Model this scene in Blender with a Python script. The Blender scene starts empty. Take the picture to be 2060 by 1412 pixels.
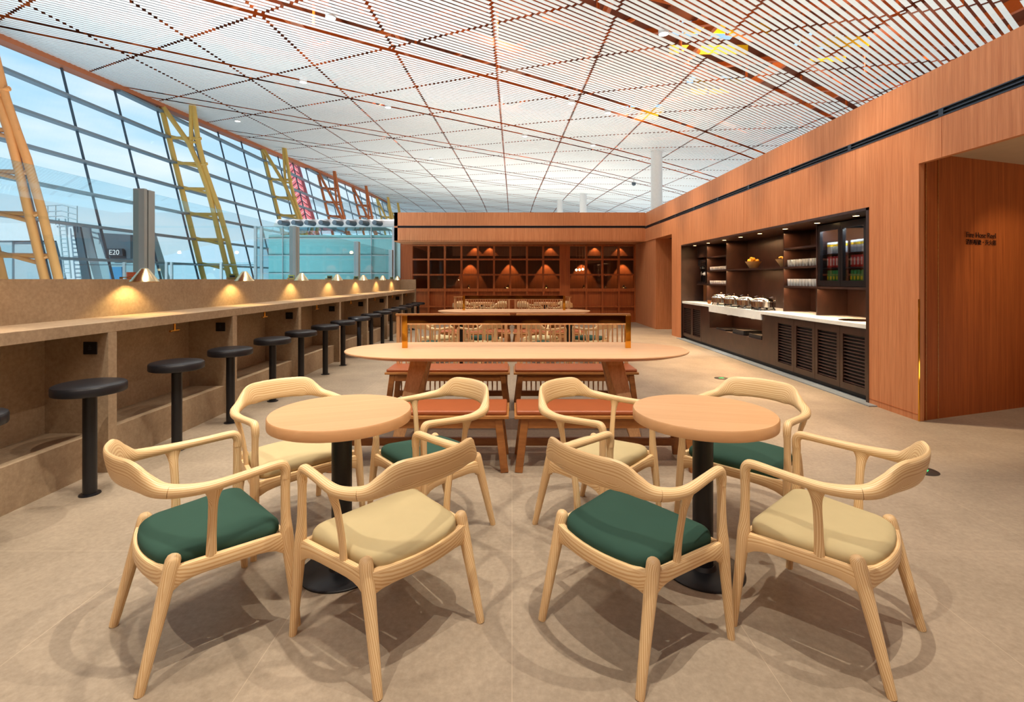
import bpy, math, random
from math import sin, cos, pi, radians, sqrt
from mathutils import Vector
random.seed(7)
sc = bpy.context.scene
COL = sc.collection

# ------------------------------------------------------------------ camera
EYE = 1.36
cam = bpy.data.cameras.new('camera'); cam.lens = 980/2060*36; cam.sensor_width = 36
cam.sensor_fit = 'HORIZONTAL'; cam.shift_y = -144/2060; cam.clip_end = 2000; cam.clip_start = .05
camo = bpy.data.objects.new('camera', cam); COL.objects.link(camo)
camo.location = (0, 0, EYE); camo.rotation_euler = (pi/2, 0, 0); sc.camera = camo
sc.view_settings.view_transform = 'Standard'; sc.view_settings.look = 'None'
sc.view_settings.gamma = 1; sc.view_settings.use_curve_mapping = False
sc.view_settings.exposure = 0.04
sc.cycles.use_denoising = True
sc.cycles.max_bounces = 8; sc.cycles.diffuse_bounces = 4; sc.cycles.glossy_bounces = 4
sc.cycles.transparent_max_bounces = 16; sc.cycles.transmission_bounces = 6
sc.cycles.sample_clamp_indirect = 4; sc.cycles.caustics_reflective = False; sc.cycles.caustics_refractive = False

def lin(c):
    c = c/255; return c/12.92 if c <= .04045 else ((c+.055)/1.055)**2.4
def rgb(r, g, b, a=1): return (lin(r), lin(g), lin(b), a)

# ------------------------------------------------------------------ world: hazy daylight sky
w = bpy.data.worlds.new('sky'); sc.world = w; w.use_nodes = True
nt = w.node_tree; nt.nodes.clear()
out = nt.nodes.new('ShaderNodeOutputWorld'); bg = nt.nodes.new('ShaderNodeBackground')
tc = nt.nodes.new('ShaderNodeTexCoord'); sep = nt.nodes.new('ShaderNodeSeparateXYZ')
rp = nt.nodes.new('ShaderNodeValToRGB'); nz = nt.nodes.new('ShaderNodeTexNoise'); mp = nt.nodes.new('ShaderNodeMapping')
mx = nt.nodes.new('ShaderNodeMix'); mx.data_type = 'RGBA'; cr = nt.nodes.new('ShaderNodeValToRGB')
nt.links.new(tc.outputs['Generated'], sep.inputs[0]); nt.links.new(sep.outputs['Z'], rp.inputs[0])
e = rp.color_ramp.elements; e[0].position = 0; e[0].color = rgb(226, 240, 248); e[1].position = .55; e[1].color = rgb(120, 190, 235)
m_ = e.new(.2); m_.color = rgb(186, 222, 246)
mp.inputs['Scale'].default_value = (1.2, 1.2, 4)
nt.links.new(tc.outputs['Generated'], mp.inputs[0]); nt.links.new(mp.outputs[0], nz.inputs['Vector'])
nz.inputs['Scale'].default_value = 3; nz.inputs['Detail'].default_value = 6
nt.links.new(nz.outputs[0], cr.inputs[0]); cr.color_ramp.elements[0].position = .45; cr.color_ramp.elements[1].position = .7
cr.color_ramp.elements[1].color = (.7, .7, .7, 1)
nt.links.new(cr.outputs[0], mx.inputs[0]); nt.links.new(rp.outputs[0], mx.inputs[6]); mx.inputs[7].default_value = rgb(244, 247, 252)
nt.links.new(mx.outputs[2], bg.inputs[0]); bg.inputs[1].default_value = 1.15
nt.links.new(bg.outputs[0], out.inputs[0])

# ------------------------------------------------------------------ lights
LK = 1.0
def area(name, loc, rot, sx, sy, power, color):
    l = bpy.data.lights.new(name, 'AREA'); l.shape = 'RECTANGLE'; l.size = sx; l.size_y = sy
    l.energy = power*LK; l.color = color
    o = bpy.data.objects.new(name, l); COL.objects.link(o); o.location = loc; o.rotation_euler = rot; return o
def spot(name, loc, target, power, color, size=60, blend=.4, radius=.03):
    l = bpy.data.lights.new(name, 'SPOT'); l.energy = power*LK; l.color = color; l.spot_size = radians(size)
    l.spot_blend = blend; l.shadow_soft_size = radius
    o = bpy.data.objects.new(name, l); COL.objects.link(o); o.location = loc
    o.rotation_euler = (Vector(target)-Vector(loc)).to_track_quat('-Z', 'Y').to_euler(); return o
def point(name, loc, power, color, radius=.03):
    l = bpy.data.lights.new(name, 'POINT'); l.energy = power*LK; l.color = color; l.shadow_soft_size = radius
    o = bpy.data.objects.new(name, l); COL.objects.link(o); o.location = loc; return o
WARM = (1.0, .89, .74); NEUT = (1, .93, .84); COOL = (.86, .94, 1); AMB = (1, .62, .28)
# added unseen area fills facing up, to brighten the slatted ceiling
area('ceiling_fill', (7.5, 7, 3.42), (pi, 0, 0), 6, 14, 330, NEUT)
area('ceiling_fill', (2, 21, 3.42), (pi, 0, 0), 14, 9, 620, NEUT)
area('ceiling_fill', (0, 44, .05), (pi, 0, 0), 24, 26, 3900, NEUT)
area('ceiling_fill', (-9, 9, .05), (pi, 0, 0), 7, 12, 1950, COOL)
# sun, then an added unseen fill from behind the camera
sun = bpy.data.lights.new('sun', 'SUN'); sun.energy = 4; sun.angle = radians(2); sun.color = (1, .97, .92)
sno = bpy.data.objects.new('sun', sun); COL.objects.link(sno); sno.rotation_euler = Vector((.16, .76, -.62)).to_track_quat('-Z', 'Y').to_euler()
area('rear_fill', (-1, -5.6, 5.2), (radians(68), 0, 0), 12, 4, 90, NEUT)
# ceiling spots that throw the crisp furniture shadows
for (x, y, tx, ty, pw) in ((.8, 1.1, .1, 2.2, 860), (2.5, 1.4, .2, 2.4, 560), (-1.9, -1.3, -.4, 2.1, 760), (-2.6, 2.2, -1.6, 2.6, 160),
                           (-1.9, 3.6, -2.2, 4.4, 380), (.5, 5.0, .1, 5.4, 520), (-1.7, 8.2, -2, 8.6, 420), (.6, 8.6, .1, 9, 620),
                           (.4, 12.2, .1, 12.6, 620), (-2, 12, -2.2, 12.4, 420)):
    spot('ceiling_spot', (x, y, 7.2), (tx, ty, 0), pw, WARM, 58, .6, .022)
for y in (1.6, 3.4, 5.3, 7.4, 9.6, 12):
    spot('counter_spot', (-1.5, y-.3, 7.3), (-2.7, y, 0), 420, WARM, 46, .7, .025)
for y in (5.2, 6.9, 8.6, 10.3, 12):
    spot('wall_washer', (2.5, y, 7.0), (3.45, y, 0), 1150, (1, .74, .46), 30, .5, .04)
for y in (2.6, 5.5, 8.5, 11.5):
    spot('panel_washer', (.9, y, 6.9), (3.9, y+.6, 2.5), 420, (1, .86, .7), 76, 1, .3)
for x in (-2, .6, 3): spot('fascia_washer', (x, 9.5, 7.4), (x, 15, 1.6), 230, (1, .8, .6), 50, .8, .1)
for x in (-7, 0, 7, 13):
    for y in (10, 17, 25, 34): point('plenum_fill', (x, y, EYE+6.27-.0423*x+.06*y-.0028*max(x, 0)**2+1.5), 150, (1, .82, .6), .5)  # fill points added above the slats to brighten the orange steel

# ------------------------------------------------------------------ materials
MATS = {}
def nodemat(name):
    m = bpy.data.materials.new(name); m.use_nodes = True; n = m.node_tree
    return m, n, n.nodes['Principled BSDF']
def setp(b, **k):
    for a, v in k.items():
        b.inputs[a.replace('_', ' ')].default_value = v
def plain(name, col, rough=.5, metal=0, spec=.5, emit=None, es=0, coat=0):
    m, n, b = nodemat(name); setp(b, Base_Color=col, Roughness=rough, Metallic=metal)
    b.inputs['Specular IOR Level'].default_value = spec; b.inputs['Coat Weight'].default_value = coat
    if emit: b.inputs['Emission Color'].default_value = emit; b.inputs['Emission Strength'].default_value = es
    # a little tone variation so that no surface is dead flat
    nz = n.nodes.new('ShaderNodeTexNoise'); nz.inputs['Scale'].default_value = 9; nz.inputs['Detail'].default_value = 3
    mx = n.nodes.new('ShaderNodeMix'); mx.data_type = 'RGBA'; mx.inputs[6].default_value = col
    mx.inputs[7].default_value = tuple(c*.86 for c in col[:3])+(1,)
    tc = n.nodes.new('ShaderNodeTexCoord'); n.links.new(tc.outputs['Object'], nz.inputs['Vector'])
    n.links.new(nz.outputs[0], mx.inputs[0]); n.links.new(mx.outputs[2], b.inputs['Base Color'])
    MATS[name] = m; return m
def grain(name, c1, c2, scale, rough=.45, coord='Object', contrast=(.35, .7), dist=1.5, coat=0, fine=True, bump=.0, spec=.5):
    """wood grain: noise stretched along the direction with the smallest scale"""
    m, n, b = nodemat(name); L = n.links
    tc = n.nodes.new('ShaderNodeTexCoord'); mp = n.nodes.new('ShaderNodeMapping'); mp.inputs['Scale'].default_value = scale
    L.new(tc.outputs[coord], mp.inputs[0])
    nz = n.nodes.new('ShaderNodeTexNoise'); nz.inputs['Scale'].default_value = 1; nz.inputs['Detail'].default_value = 5
    nz.inputs['Distortion'].default_value = dist
    L.new(mp.outputs[0], nz.inputs['Vector'])
    cr = n.nodes.new('ShaderNodeValToRGB'); cr.color_ramp.elements[0].position = contrast[0]; cr.color_ramp.elements[1].position = contrast[1]
    cr.color_ramp.elements[0].color = c1; cr.color_ramp.elements[1].color = c2
    L.new(nz.outputs[0], cr.inputs[0])
    last = cr.outputs[0]
    if fine:
        mp2 = n.nodes.new('ShaderNodeMapping'); mp2.inputs['Scale'].default_value = tuple(s*4.5 for s in scale)
        L.new(tc.outputs[coord], mp2.inputs[0])
        n2 = n.nodes.new('ShaderNodeTexNoise'); n2.inputs['Scale'].default_value = 1; n2.inputs['Detail'].default_value = 2
        L.new(mp2.outputs[0], n2.inputs['Vector'])
        mx = n.nodes.new('ShaderNodeMix'); mx.data_type = 'RGBA'; mx.blend_type = 'MULTIPLY'
        c3 = n.nodes.new('ShaderNodeValToRGB'); c3.color_ramp.elements[0].color = (.82, .77, .72, 1); c3.color_ramp.elements[0].position = .4
        c3.color_ramp.elements[1].position = .56
        L.new(n2.outputs[0], c3.inputs[0]); mx.inputs[0].default_value = .6
        L.new(last, mx.inputs[6]); L.new(c3.outputs[0], mx.inputs[7]); last = mx.outputs[2]
    L.new(last, b.inputs['Base Color']); setp(b, Roughness=rough); b.inputs['Coat Weight'].default_value = coat
    b.inputs['Specular IOR Level'].default_value = spec
    MATS[name] = m; return m
def rings(name, c1, c2, c3, sc_=(1, 1, 1), rough=.4):
    """ash with cathedral growth lines, along the length of a swept part (UV in metres)"""
    m, n, b = nodemat(name); L = n.links
    tc = n.nodes.new('ShaderNodeTexCoord'); mp = n.nodes.new('ShaderNodeMapping'); mp.inputs['Scale'].default_value = (1.6*sc_[0], 40*sc_[1], 1)
    L.new(tc.outputs['UV'], mp.inputs[0])
    oi = n.nodes.new('ShaderNodeObjectInfo'); cb = n.nodes.new('ShaderNodeCombineXYZ'); ml = n.nodes.new('ShaderNodeMath'); ml.operation = 'MULTIPLY'
    ml.inputs[1].default_value = 40; L.new(oi.outputs['Random'], ml.inputs[0]); L.new(ml.outputs[0], cb.inputs[0]); L.new(ml.outputs[0], cb.inputs[2]); L.new(cb.outputs[0], mp.inputs['Location'])
    wv = n.nodes.new('ShaderNodeTexWave'); wv.wave_type = 'BANDS'; wv.bands_direction = 'Y'; wv.inputs['Scale'].default_value = 1.1
    wv.inputs['Distortion'].default_value = 4.5; wv.inputs['Detail'].default_value = 2; wv.inputs['Detail Scale'].default_value = .8
    L.new(mp.outputs[0], wv.inputs['Vector'])
    cr = n.nodes.new('ShaderNodeValToRGB'); e = cr.color_ramp.elements
    e[0].position = 0; e[0].color = c1; e[1].position = 1; e[1].color = c3; k = e.new(.5); k.color = c2
    L.new(wv.outputs[0], cr.inputs[0])
    L.new(cr.outputs[0], b.inputs['Base Color']); setp(b, Roughness=rough)
    MATS[name] = m; return m
def stone(name, c1, c2, rough=.55, tiles=None, seam=None, sc1=2.2):
    m, n, b = nodemat(name); L = n.links
    tc = n.nodes.new('ShaderNodeTexCoord')
    n1 = n.nodes.new('ShaderNodeTexNoise'); n1.inputs['Scale'].default_value = sc1; n1.inputs['Detail'].default_value = 8; n1.inputs['Roughness'].default_value = .65
    n2 = n.nodes.new('ShaderNodeTexNoise'); n2.inputs['Scale'].default_value = 38; n2.inputs['Detail'].default_value = 6; n2.inputs['Roughness'].default_value = .7
    L.new(tc.outputs['Object'], n1.inputs['Vector']); L.new(tc.outputs['Object'], n2.inputs['Vector'])
    ad = n.nodes.new('ShaderNodeMix'); ad.data_type = 'FLOAT'; ad.inputs[0].default_value = .5
    L.new(n1.outputs[0], ad.inputs[2]); L.new(n2.outputs[0], ad.inputs[3])
    cr = n.nodes.new('ShaderNodeValToRGB'); cr.color_ramp.elements[0].position = .36; cr.color_ramp.elements[1].position = .62
    cr.color_ramp.elements[0].color = c1; cr.color_ramp.elements[1].color = c2
    L.new(ad.outputs[0], cr.inputs[0]); last = cr.outputs[0]
    if tiles:
        bk = n.nodes.new('ShaderNodeTexBrick'); bk.offset = 0; bk.inputs['Scale'].default_value = 1
        bk.inputs['Brick Width'].default_value = tiles[0]; bk.inputs['Row Height'].default_value = tiles[1]
        bk.inputs['Mortar Size'].default_value = .0014; bk.inputs['Mortar Smooth'].default_value = .3
        mp = n.nodes.new('ShaderNodeMapping'); mp.inputs['Location'].default_value = (tiles[2], tiles[3], 0)
        L.new(tc.outputs['Object'], mp.inputs[0]); L.new(mp.outputs[0], bk.inputs['Vector'])
        bk.inputs['Color1'].default_value = (1, 1, 1, 1); bk.inputs['Color2'].default_value = (.93, .93, .93, 1)
        ml = n.nodes.new('ShaderNodeMix'); ml.data_type = 'RGBA'; ml.blend_type = 'MULTIPLY'; ml.inputs[0].default_value = 1
        L.new(last, ml.inputs[6]); L.new(bk.outputs['Color'], ml.inputs[7])
        bk.inputs['Mortar'].default_value = (1, 1, 1, 1)
        m2 = n.nodes.new('ShaderNodeMix'); m2.data_type = 'RGBA'; L.new(bk.outputs['Fac'], m2.inputs[0])
        L.new(ml.outputs[2], m2.inputs[6]); m2.inputs[7].default_value = seam; last = m2.outputs[2]
    L.new(last, b.inputs['Base Color']); setp(b, Roughness=rough)
    b.inputs['Specular IOR Level'].default_value = .35
    MATS[name] = m; return m
def glass(name, tint, alpha=.12, rough=.02, ior=1.45):
    """thin architectural glass: clear with a Fresnel reflection"""
    m = bpy.data.materials.new(name); m.use_nodes = True; n = m.node_tree; n.nodes.clear(); L = n.links
    o = n.nodes.new('ShaderNodeOutputMaterial'); t = n.nodes.new('ShaderNodeBsdfTransparent'); g = n.nodes.new('ShaderNodeBsdfGlossy')
    f = n.nodes.new('ShaderNodeFresnel'); f.inputs[0].default_value = ior; x = n.nodes.new('ShaderNodeMixShader')
    t.inputs[0].default_value = tint; g.inputs['Roughness'].default_value = rough; g.inputs[0].default_value = (.9, .95, 1, 1)
    ml = n.nodes.new('ShaderNodeMath'); ml.operation = 'MULTIPLY'; ml.inputs[1].default_value = alpha/.12*.8
    L.new(f.outputs[0], ml.inputs[0]); L.new(ml.outputs[0], x.inputs[0]); L.new(t.outputs[0], x.inputs[1]); L.new(g.outputs[0], x.inputs[2])
    L.new(x.outputs[0], o.inputs[0]); MATS[name] = m; return m

rings('ash', rgb(246, 218, 172), rgb(240, 207, 154), rgb(220, 177, 122))
rings('ash_dark', rgb(226, 188, 138), rgb(214, 170, 116), rgb(180, 128, 76))
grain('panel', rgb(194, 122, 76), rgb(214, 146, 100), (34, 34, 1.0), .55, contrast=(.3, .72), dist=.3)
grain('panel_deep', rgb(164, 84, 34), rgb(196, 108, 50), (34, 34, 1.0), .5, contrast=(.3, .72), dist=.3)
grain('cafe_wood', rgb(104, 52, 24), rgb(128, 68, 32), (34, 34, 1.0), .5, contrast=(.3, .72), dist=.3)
grain('tabletop', rgb(212, 164, 121), rgb(225, 181, 139), (1.2, 22, 22), .42, contrast=(.2, .8), dist=.6, fine=False)
grain('round_top', rgb(208, 158, 109), rgb(222, 174, 126), (1.6, 18, 18), .4, contrast=(.2, .8), dist=.8, fine=False)
grain('bench_wood', rgb(138, 86, 42), rgb(174, 114, 62), (3, 40, 12), .4, contrast=(.3, .72), dist=.6)
grain('bench_edge', rgb(168, 112, 58), rgb(196, 138, 78), (3, 40, 40), .4, contrast=(.3, .72), dist=.6)
grain('slat_wood', rgb(204, 152, 104), rgb(226, 178, 128), (30, 30, 3), .45, contrast=(.3, .72), dist=.4)
grain('bronze', rgb(40, 26, 22), rgb(66, 43, 36), (3.5, 3.5, 2.2), .32, contrast=(.25, .75), dist=2.0, fine=False, spec=.6)
stone('floor_stone', rgb(146, 132, 114), rgb(176, 160, 140), .5, (.9, .9, 0, -.64), rgb(188, 170, 148))
stone('counter_stone', rgb(150, 128, 104), rgb(182, 160, 132), .6)
stone('white_stone', rgb(218, 224, 224), rgb(234, 238, 236), .4, sc1=6)
stone('grey_kerb', rgb(120, 128, 136), rgb(150, 158, 164), .5)
plain('black_metal', rgb(22, 23, 28), .38, .0, .5)
plain('black_leather', rgb(28, 29, 34), .38, 0, .5)
plain('leather', rgb(170, 92, 52), .45)
plain('green_fabric', rgb(54, 84, 73), .9, 0, .15)
plain('beige_fabric', rgb(200, 184, 142), .9, 0, .15)
plain('brass', rgb(240, 178, 70), .08, 1)
plain('lamp_gold', rgb(232, 216, 176), .2, 1)
plain('bronze_mirror', rgb(96, 62, 30), .06, 1)
plain('slat_white', rgb(236, 243, 243), .5)
plain('orange_steel', rgb(206, 104, 36), .5)
plain('dark_deck', rgb(120, 58, 22), .8)
plain('truss_orange', rgb(212, 146, 84), .4)
plain('truss_yellow', rgb(232, 194, 104), .4)
plain('truss_red', rgb(200, 116, 66), .4)
plain('mullion', rgb(66, 84, 98), .4)
plain('transom', rgb(116, 134, 146), .4)
plain('edge_trim', rgb(186, 108, 66), .6)
plain('aluminium', rgb(166, 180, 186), .4, .1)
plain('white_paint', rgb(232, 236, 236), .5)
plain('socket_black', rgb(14, 14, 18), .3)
plain('slot_black', rgb(10, 10, 14), .5)
plain('slot_rail', rgb(70, 78, 90), .3, .6)
plain('steel', rgb(205, 200, 195), .1, 1)
plain('ceramic', rgb(240, 238, 234), .25)
plain('bowl', rgb(216, 182, 126), .5)
plain('fruit', rgb(236, 170, 40), .45)
plain('can_green', rgb(30, 150, 70), .3, .3, emit=rgb(30, 150, 70), es=0)
plain('can_red', rgb(206, 40, 50), .3, .3)
plain('can_silver', rgb(196, 208, 220), .3, .1)
plain('can_yellow', rgb(240, 206, 30), .4)
plain('white_mark', rgb(246, 240, 240), .4)
plain('terracotta', rgb(190, 104, 76), .6)
plain('olive', rgb(112, 128, 66), .6)
plain('beige_ceiling', rgb(200, 176, 142), .7)
plain('grey_ceiling', rgb(92, 84, 82), .6)
plain('jet_white', rgb(222, 230, 236), .6)
plain('jet_grey', rgb(172, 194, 204), .6)
plain('jet_dark', rgb(78, 96, 108), .4)
plain('teal_lining', rgb(160, 206, 208), .5)
plain('sign_navy', rgb(22, 48, 62), .4)
plain('poster_blue', rgb(70, 150, 200), .5)
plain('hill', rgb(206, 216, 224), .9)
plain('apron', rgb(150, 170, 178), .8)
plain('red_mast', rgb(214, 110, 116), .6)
plain('mast_stripe', rgb(232, 168, 170), .6)
plain('tray', rgb(38, 40, 44), .4)
plain('sign_letter', rgb(24, 20, 24), .4)
plain('disc_dark', rgb(60, 56, 52), .4)
plain('glow_green', rgb(20, 200, 110), .5, emit=rgb(20, 220, 120), es=1.2)
plain('glow_warm', rgb(255, 220, 170), .5, emit=rgb(255, 214, 150), es=14)
plain('glow_globe', rgb(255, 235, 205), .5, emit=rgb(255, 226, 180), es=6)
plain('glow_white', rgb(255, 250, 240), .5, emit=rgb(255, 248, 235), es=6)
plain('yellow_panel', rgb(240, 200, 30), .5)
glass('pane_clear', (.95, .98, .99, 1), .03)
glass('pane_teal', (.86, .95, .96, 1), .03)
glass('pane_box', (.80, .95, .97, 1), .06)
glass('pane_bronze', (.92, .86, .8, 1), .10)
glass('pane_drink', (.96, .98, .98, 1), .08)

# ------------------------------------------------------------------ mesh helper
class MB:
    def __init__(s): s.v = []; s.f = []; s.m = []; s.uv = {}; s.cm = 0
    def face(s, idx): s.f.append(tuple(idx)); s.m.append(s.cm)
    def quad(s, a, b, c, d):
        n = len(s.v); s.v += [a, b, c, d]; s.face((n, n+1, n+2, n+3))
    def box(s, x0, x1, y0, y1, z0, z1):
        n = len(s.v)
        s.v += [(x0, y0, z0), (x1, y0, z0), (x1, y1, z0), (x0, y1, z0), (x0, y0, z1), (x1, y0, z1), (x1, y1, z1), (x0, y1, z1)]
        for q in ((0, 3, 2, 1), (4, 5, 6, 7), (0, 1, 5, 4), (1, 2, 6, 5), (2, 3, 7, 6), (3, 0, 4, 7)): s.face([n+i for i in q])
        return s
    def beam(s, p0, p1, w, h, side=None, w1=None, h1=None):
        """rectangular bar from p0 to p1, w along side, h along the third axis"""
        p0 = Vector(p0); p1 = Vector(p1); t = (p1-p0).normalized()
        side = Vector(side) if side else (Vector((0, 0, 1)).cross(t) if abs(t.z) < .99 else Vector((1, 0, 0)))
        side = (side - t*side.dot(t)).normalized(); up = t.cross(side)
        w1 = w if w1 is None else w1; h1 = h if h1 is None else h1
        n = len(s.v)
        for p, a, b in ((p0, w/2, h/2), (p1, w1/2, h1/2)):
            for i, j in ((-1, -1), (1, -1), (1, 1), (-1, 1)): s.v.append(tuple(p+side*a*i+up*b*j))
        for q in ((0, 3, 2, 1), (4, 5, 6, 7), (0, 1, 5, 4), (1, 2, 6, 5), (2, 3, 7, 6), (3, 0, 4, 7)): s.face([n+i for i in q])
        return s
    def tube(s, p0, p1, r0, r1=None, n=12):
        r1 = r0 if r1 is None else r1
        return s.sweep([(p0, r0, r0), (p1, r1, r1)], n=n)
    def sweep(s, st, n=12, sides=None, expo=2.0, cap=True):
        """st: list of (point, halfwidth along side, halfheight along up)"""
        P = [Vector(a[0]) for a in st]; K = len(P); rings_ = []; L = 0
        prev = None
        for k in range(K):
            t = (P[min(k+1, K-1)]-P[max(k-1, 0)]).normalized()
            if sides: sd = Vector(sides[k])
            elif prev is not None: sd = prev
            else: sd = Vector((1, 0, 0)) if abs(t.x) < .9 else Vector((0, 1, 0))
            sd = (sd-t*sd.dot(t)).normalized(); prev = sd; up = t.cross(sd)
            if k: L += (P[k]-P[k-1]).length
            base = len(s.v)
            for i in range(n):
                a = 2*pi*i/n; c, d = cos(a), sin(a)
                c = math.copysign(abs(c)**(2/expo), c); d = math.copysign(abs(d)**(2/expo), d)
                s.v.append(tuple(P[k]+sd*st[k][1]*c+up*st[k][2]*d)); s.uv[len(s.v)-1] = (L, i/n*2*pi*(st[k][1]+st[k][2])/2)
            rings_.append(base)
        for k in range(K-1):
            for i in range(n):
                j = (i+1) % n; s.face((rings_[k]+i, rings_[k]+j, rings_[k+1]+j, rings_[k+1]+i))
        if cap:
            s.face([rings_[0]+i for i in range(n)][::-1]); s.face([rings_[-1]+i for i in range(n)])
        return s
    def lathe(s, prof, c=(0, 0, 0), n=32, cap=True):
        R = []
        for r, z in prof:
            base = len(s.v)
            for i in range(n):
                a = 2*pi*i/n; s.v.append((c[0]+r*cos(a), c[1]+r*sin(a), c[2]+z))
            R.append(base)
        for k in range(len(R)-1):
            for i in range(n):
                j = (i+1) % n; s.face((R[k]+i, R[k]+j, R[k+1]+j, R[k+1]+i))
        if cap:
            s.face([R[0]+i for i in range(n)][::-1]); s.face([R[-1]+i for i in range(n)])
        return s
    def prism(s, poly, z0, z1, shrink0=0):
        n = len(poly); b = len(s.v)
        cx = sum(p[0] for p in poly)/n; cy = sum(p[1] for p in poly)/n
        for p in poly: s.v.append((p[0], p[1], z0))
        for p in poly: s.v.append((p[0], p[1], z1))
        s.face([b+i for i in range(n)][::-1]); s.face([b+n+i for i in range(n)])
        for i in range(n):
            j = (i+1) % n; s.face((b+i, b+j, b+n+j, b+n+i))
        return s
    def build(s, name, mat, parent=None, smooth=False, bevel=0, world=False, seg=2):
        me = bpy.data.meshes.new(name)
        v = s.v
        if parent is not None and world:
            L = parent
            off = Vector((0, 0, 0))
            while L is not None: off += L.location; L = L.parent
            v = [(a-off.x, b-off.y, c-off.z) for a, b, c in v]
        me.from_pydata([tuple(p) for p in v], [], s.f)
        mats = mat if isinstance(mat, (list, tuple)) else [mat]
        for m in mats: me.materials.append(MATS[m] if isinstance(m, str) else m)
        for p, mi in zip(me.polygons, s.m): p.material_index = mi
        if s.uv:
            ul = me.uv_layers.new(name='UVMap')
            for lp in me.loops: ul.data[lp.index].uv = s.uv.get(lp.vertex_index, (0, 0))
        if smooth:
            for p in me.polygons: p.use_smooth = True
            try: me.set_sharp_from_angle(angle=radians(38))
            except Exception: pass
        me.update()
        o = bpy.data.objects.new(name, me); COL.objects.link(o)
        if parent is not None: o.parent = parent
        if bevel:
            b = o.modifiers.new('bevel', 'BEVEL'); b.width = bevel; b.segments = seg; b.limit_method = 'ANGLE'; b.angle_limit = radians(40)
        return o
def struct(name, mb, mat, parent=None, **k):
    o = mb.build(name, mat, parent, **k)
    if parent is None: o['kind'] = 'structure'
    return o
def tag(o, label, cat, group=None, kind=None):
    o['label'] = label; o['category'] = cat
    if group: o['group'] = group
    if kind: o['kind'] = kind
    return o
def thing(name, label, cat, loc=(0, 0, 0), rotz=0, group=None):
    o = bpy.data.objects.new(name, None); COL.objects.link(o); o.location = loc; o.rotation_euler = (0, 0, rotz)
    o.empty_display_size = .1
    return tag(o, label, cat, group)
def dup(root, loc, rotz=0, label=None, group=None):
    r = root.copy(); COL.objects.link(r); r.location = loc; r.rotation_euler = (0, 0, rotz)
    if label: r['label'] = label
    if group: r['group'] = group
    for ch in list(root.children):
        c = ch.copy(); COL.objects.link(c); c.parent = r
        for g in list(ch.children):
            d = g.copy(); COL.objects.link(d); d.parent = c
    return r
ORD = ['first', 'second', 'third', 'fourth', 'fifth', 'sixth', 'seventh', 'eighth', 'ninth', 'tenth', 'eleventh', 'twelfth', 'thirteenth', 'fourteenth', 'fifteenth', 'sixteenth']
def cr_interp(pts, per=6):
    """Catmull-Rom through tuples"""
    P = [pts[0]]+list(pts)+[pts[-1]]; out = []
    for k in range(1, len(P)-2):
        for j in range(per):
            t = j/per; a, b, c, d = P[k-1], P[k], P[k+1], P[k+2]
            out.append(tuple(.5*((2*b[i])+(-a[i]+c[i])*t+(2*a[i]-5*b[i]+4*c[i]-d[i])*t*t+(-a[i]+3*b[i]-3*c[i]+d[i])*t**3) for i in range(len(b))))
    out.append(tuple(pts[-1])); return out

# ================================================================== THE SETTING
XR = 3.9           # face of the panelled wall on the right
b = MB(); b.box(-16, 14, -6, 80, -.2, 0); struct('floor', b, 'floor_stone')

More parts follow.
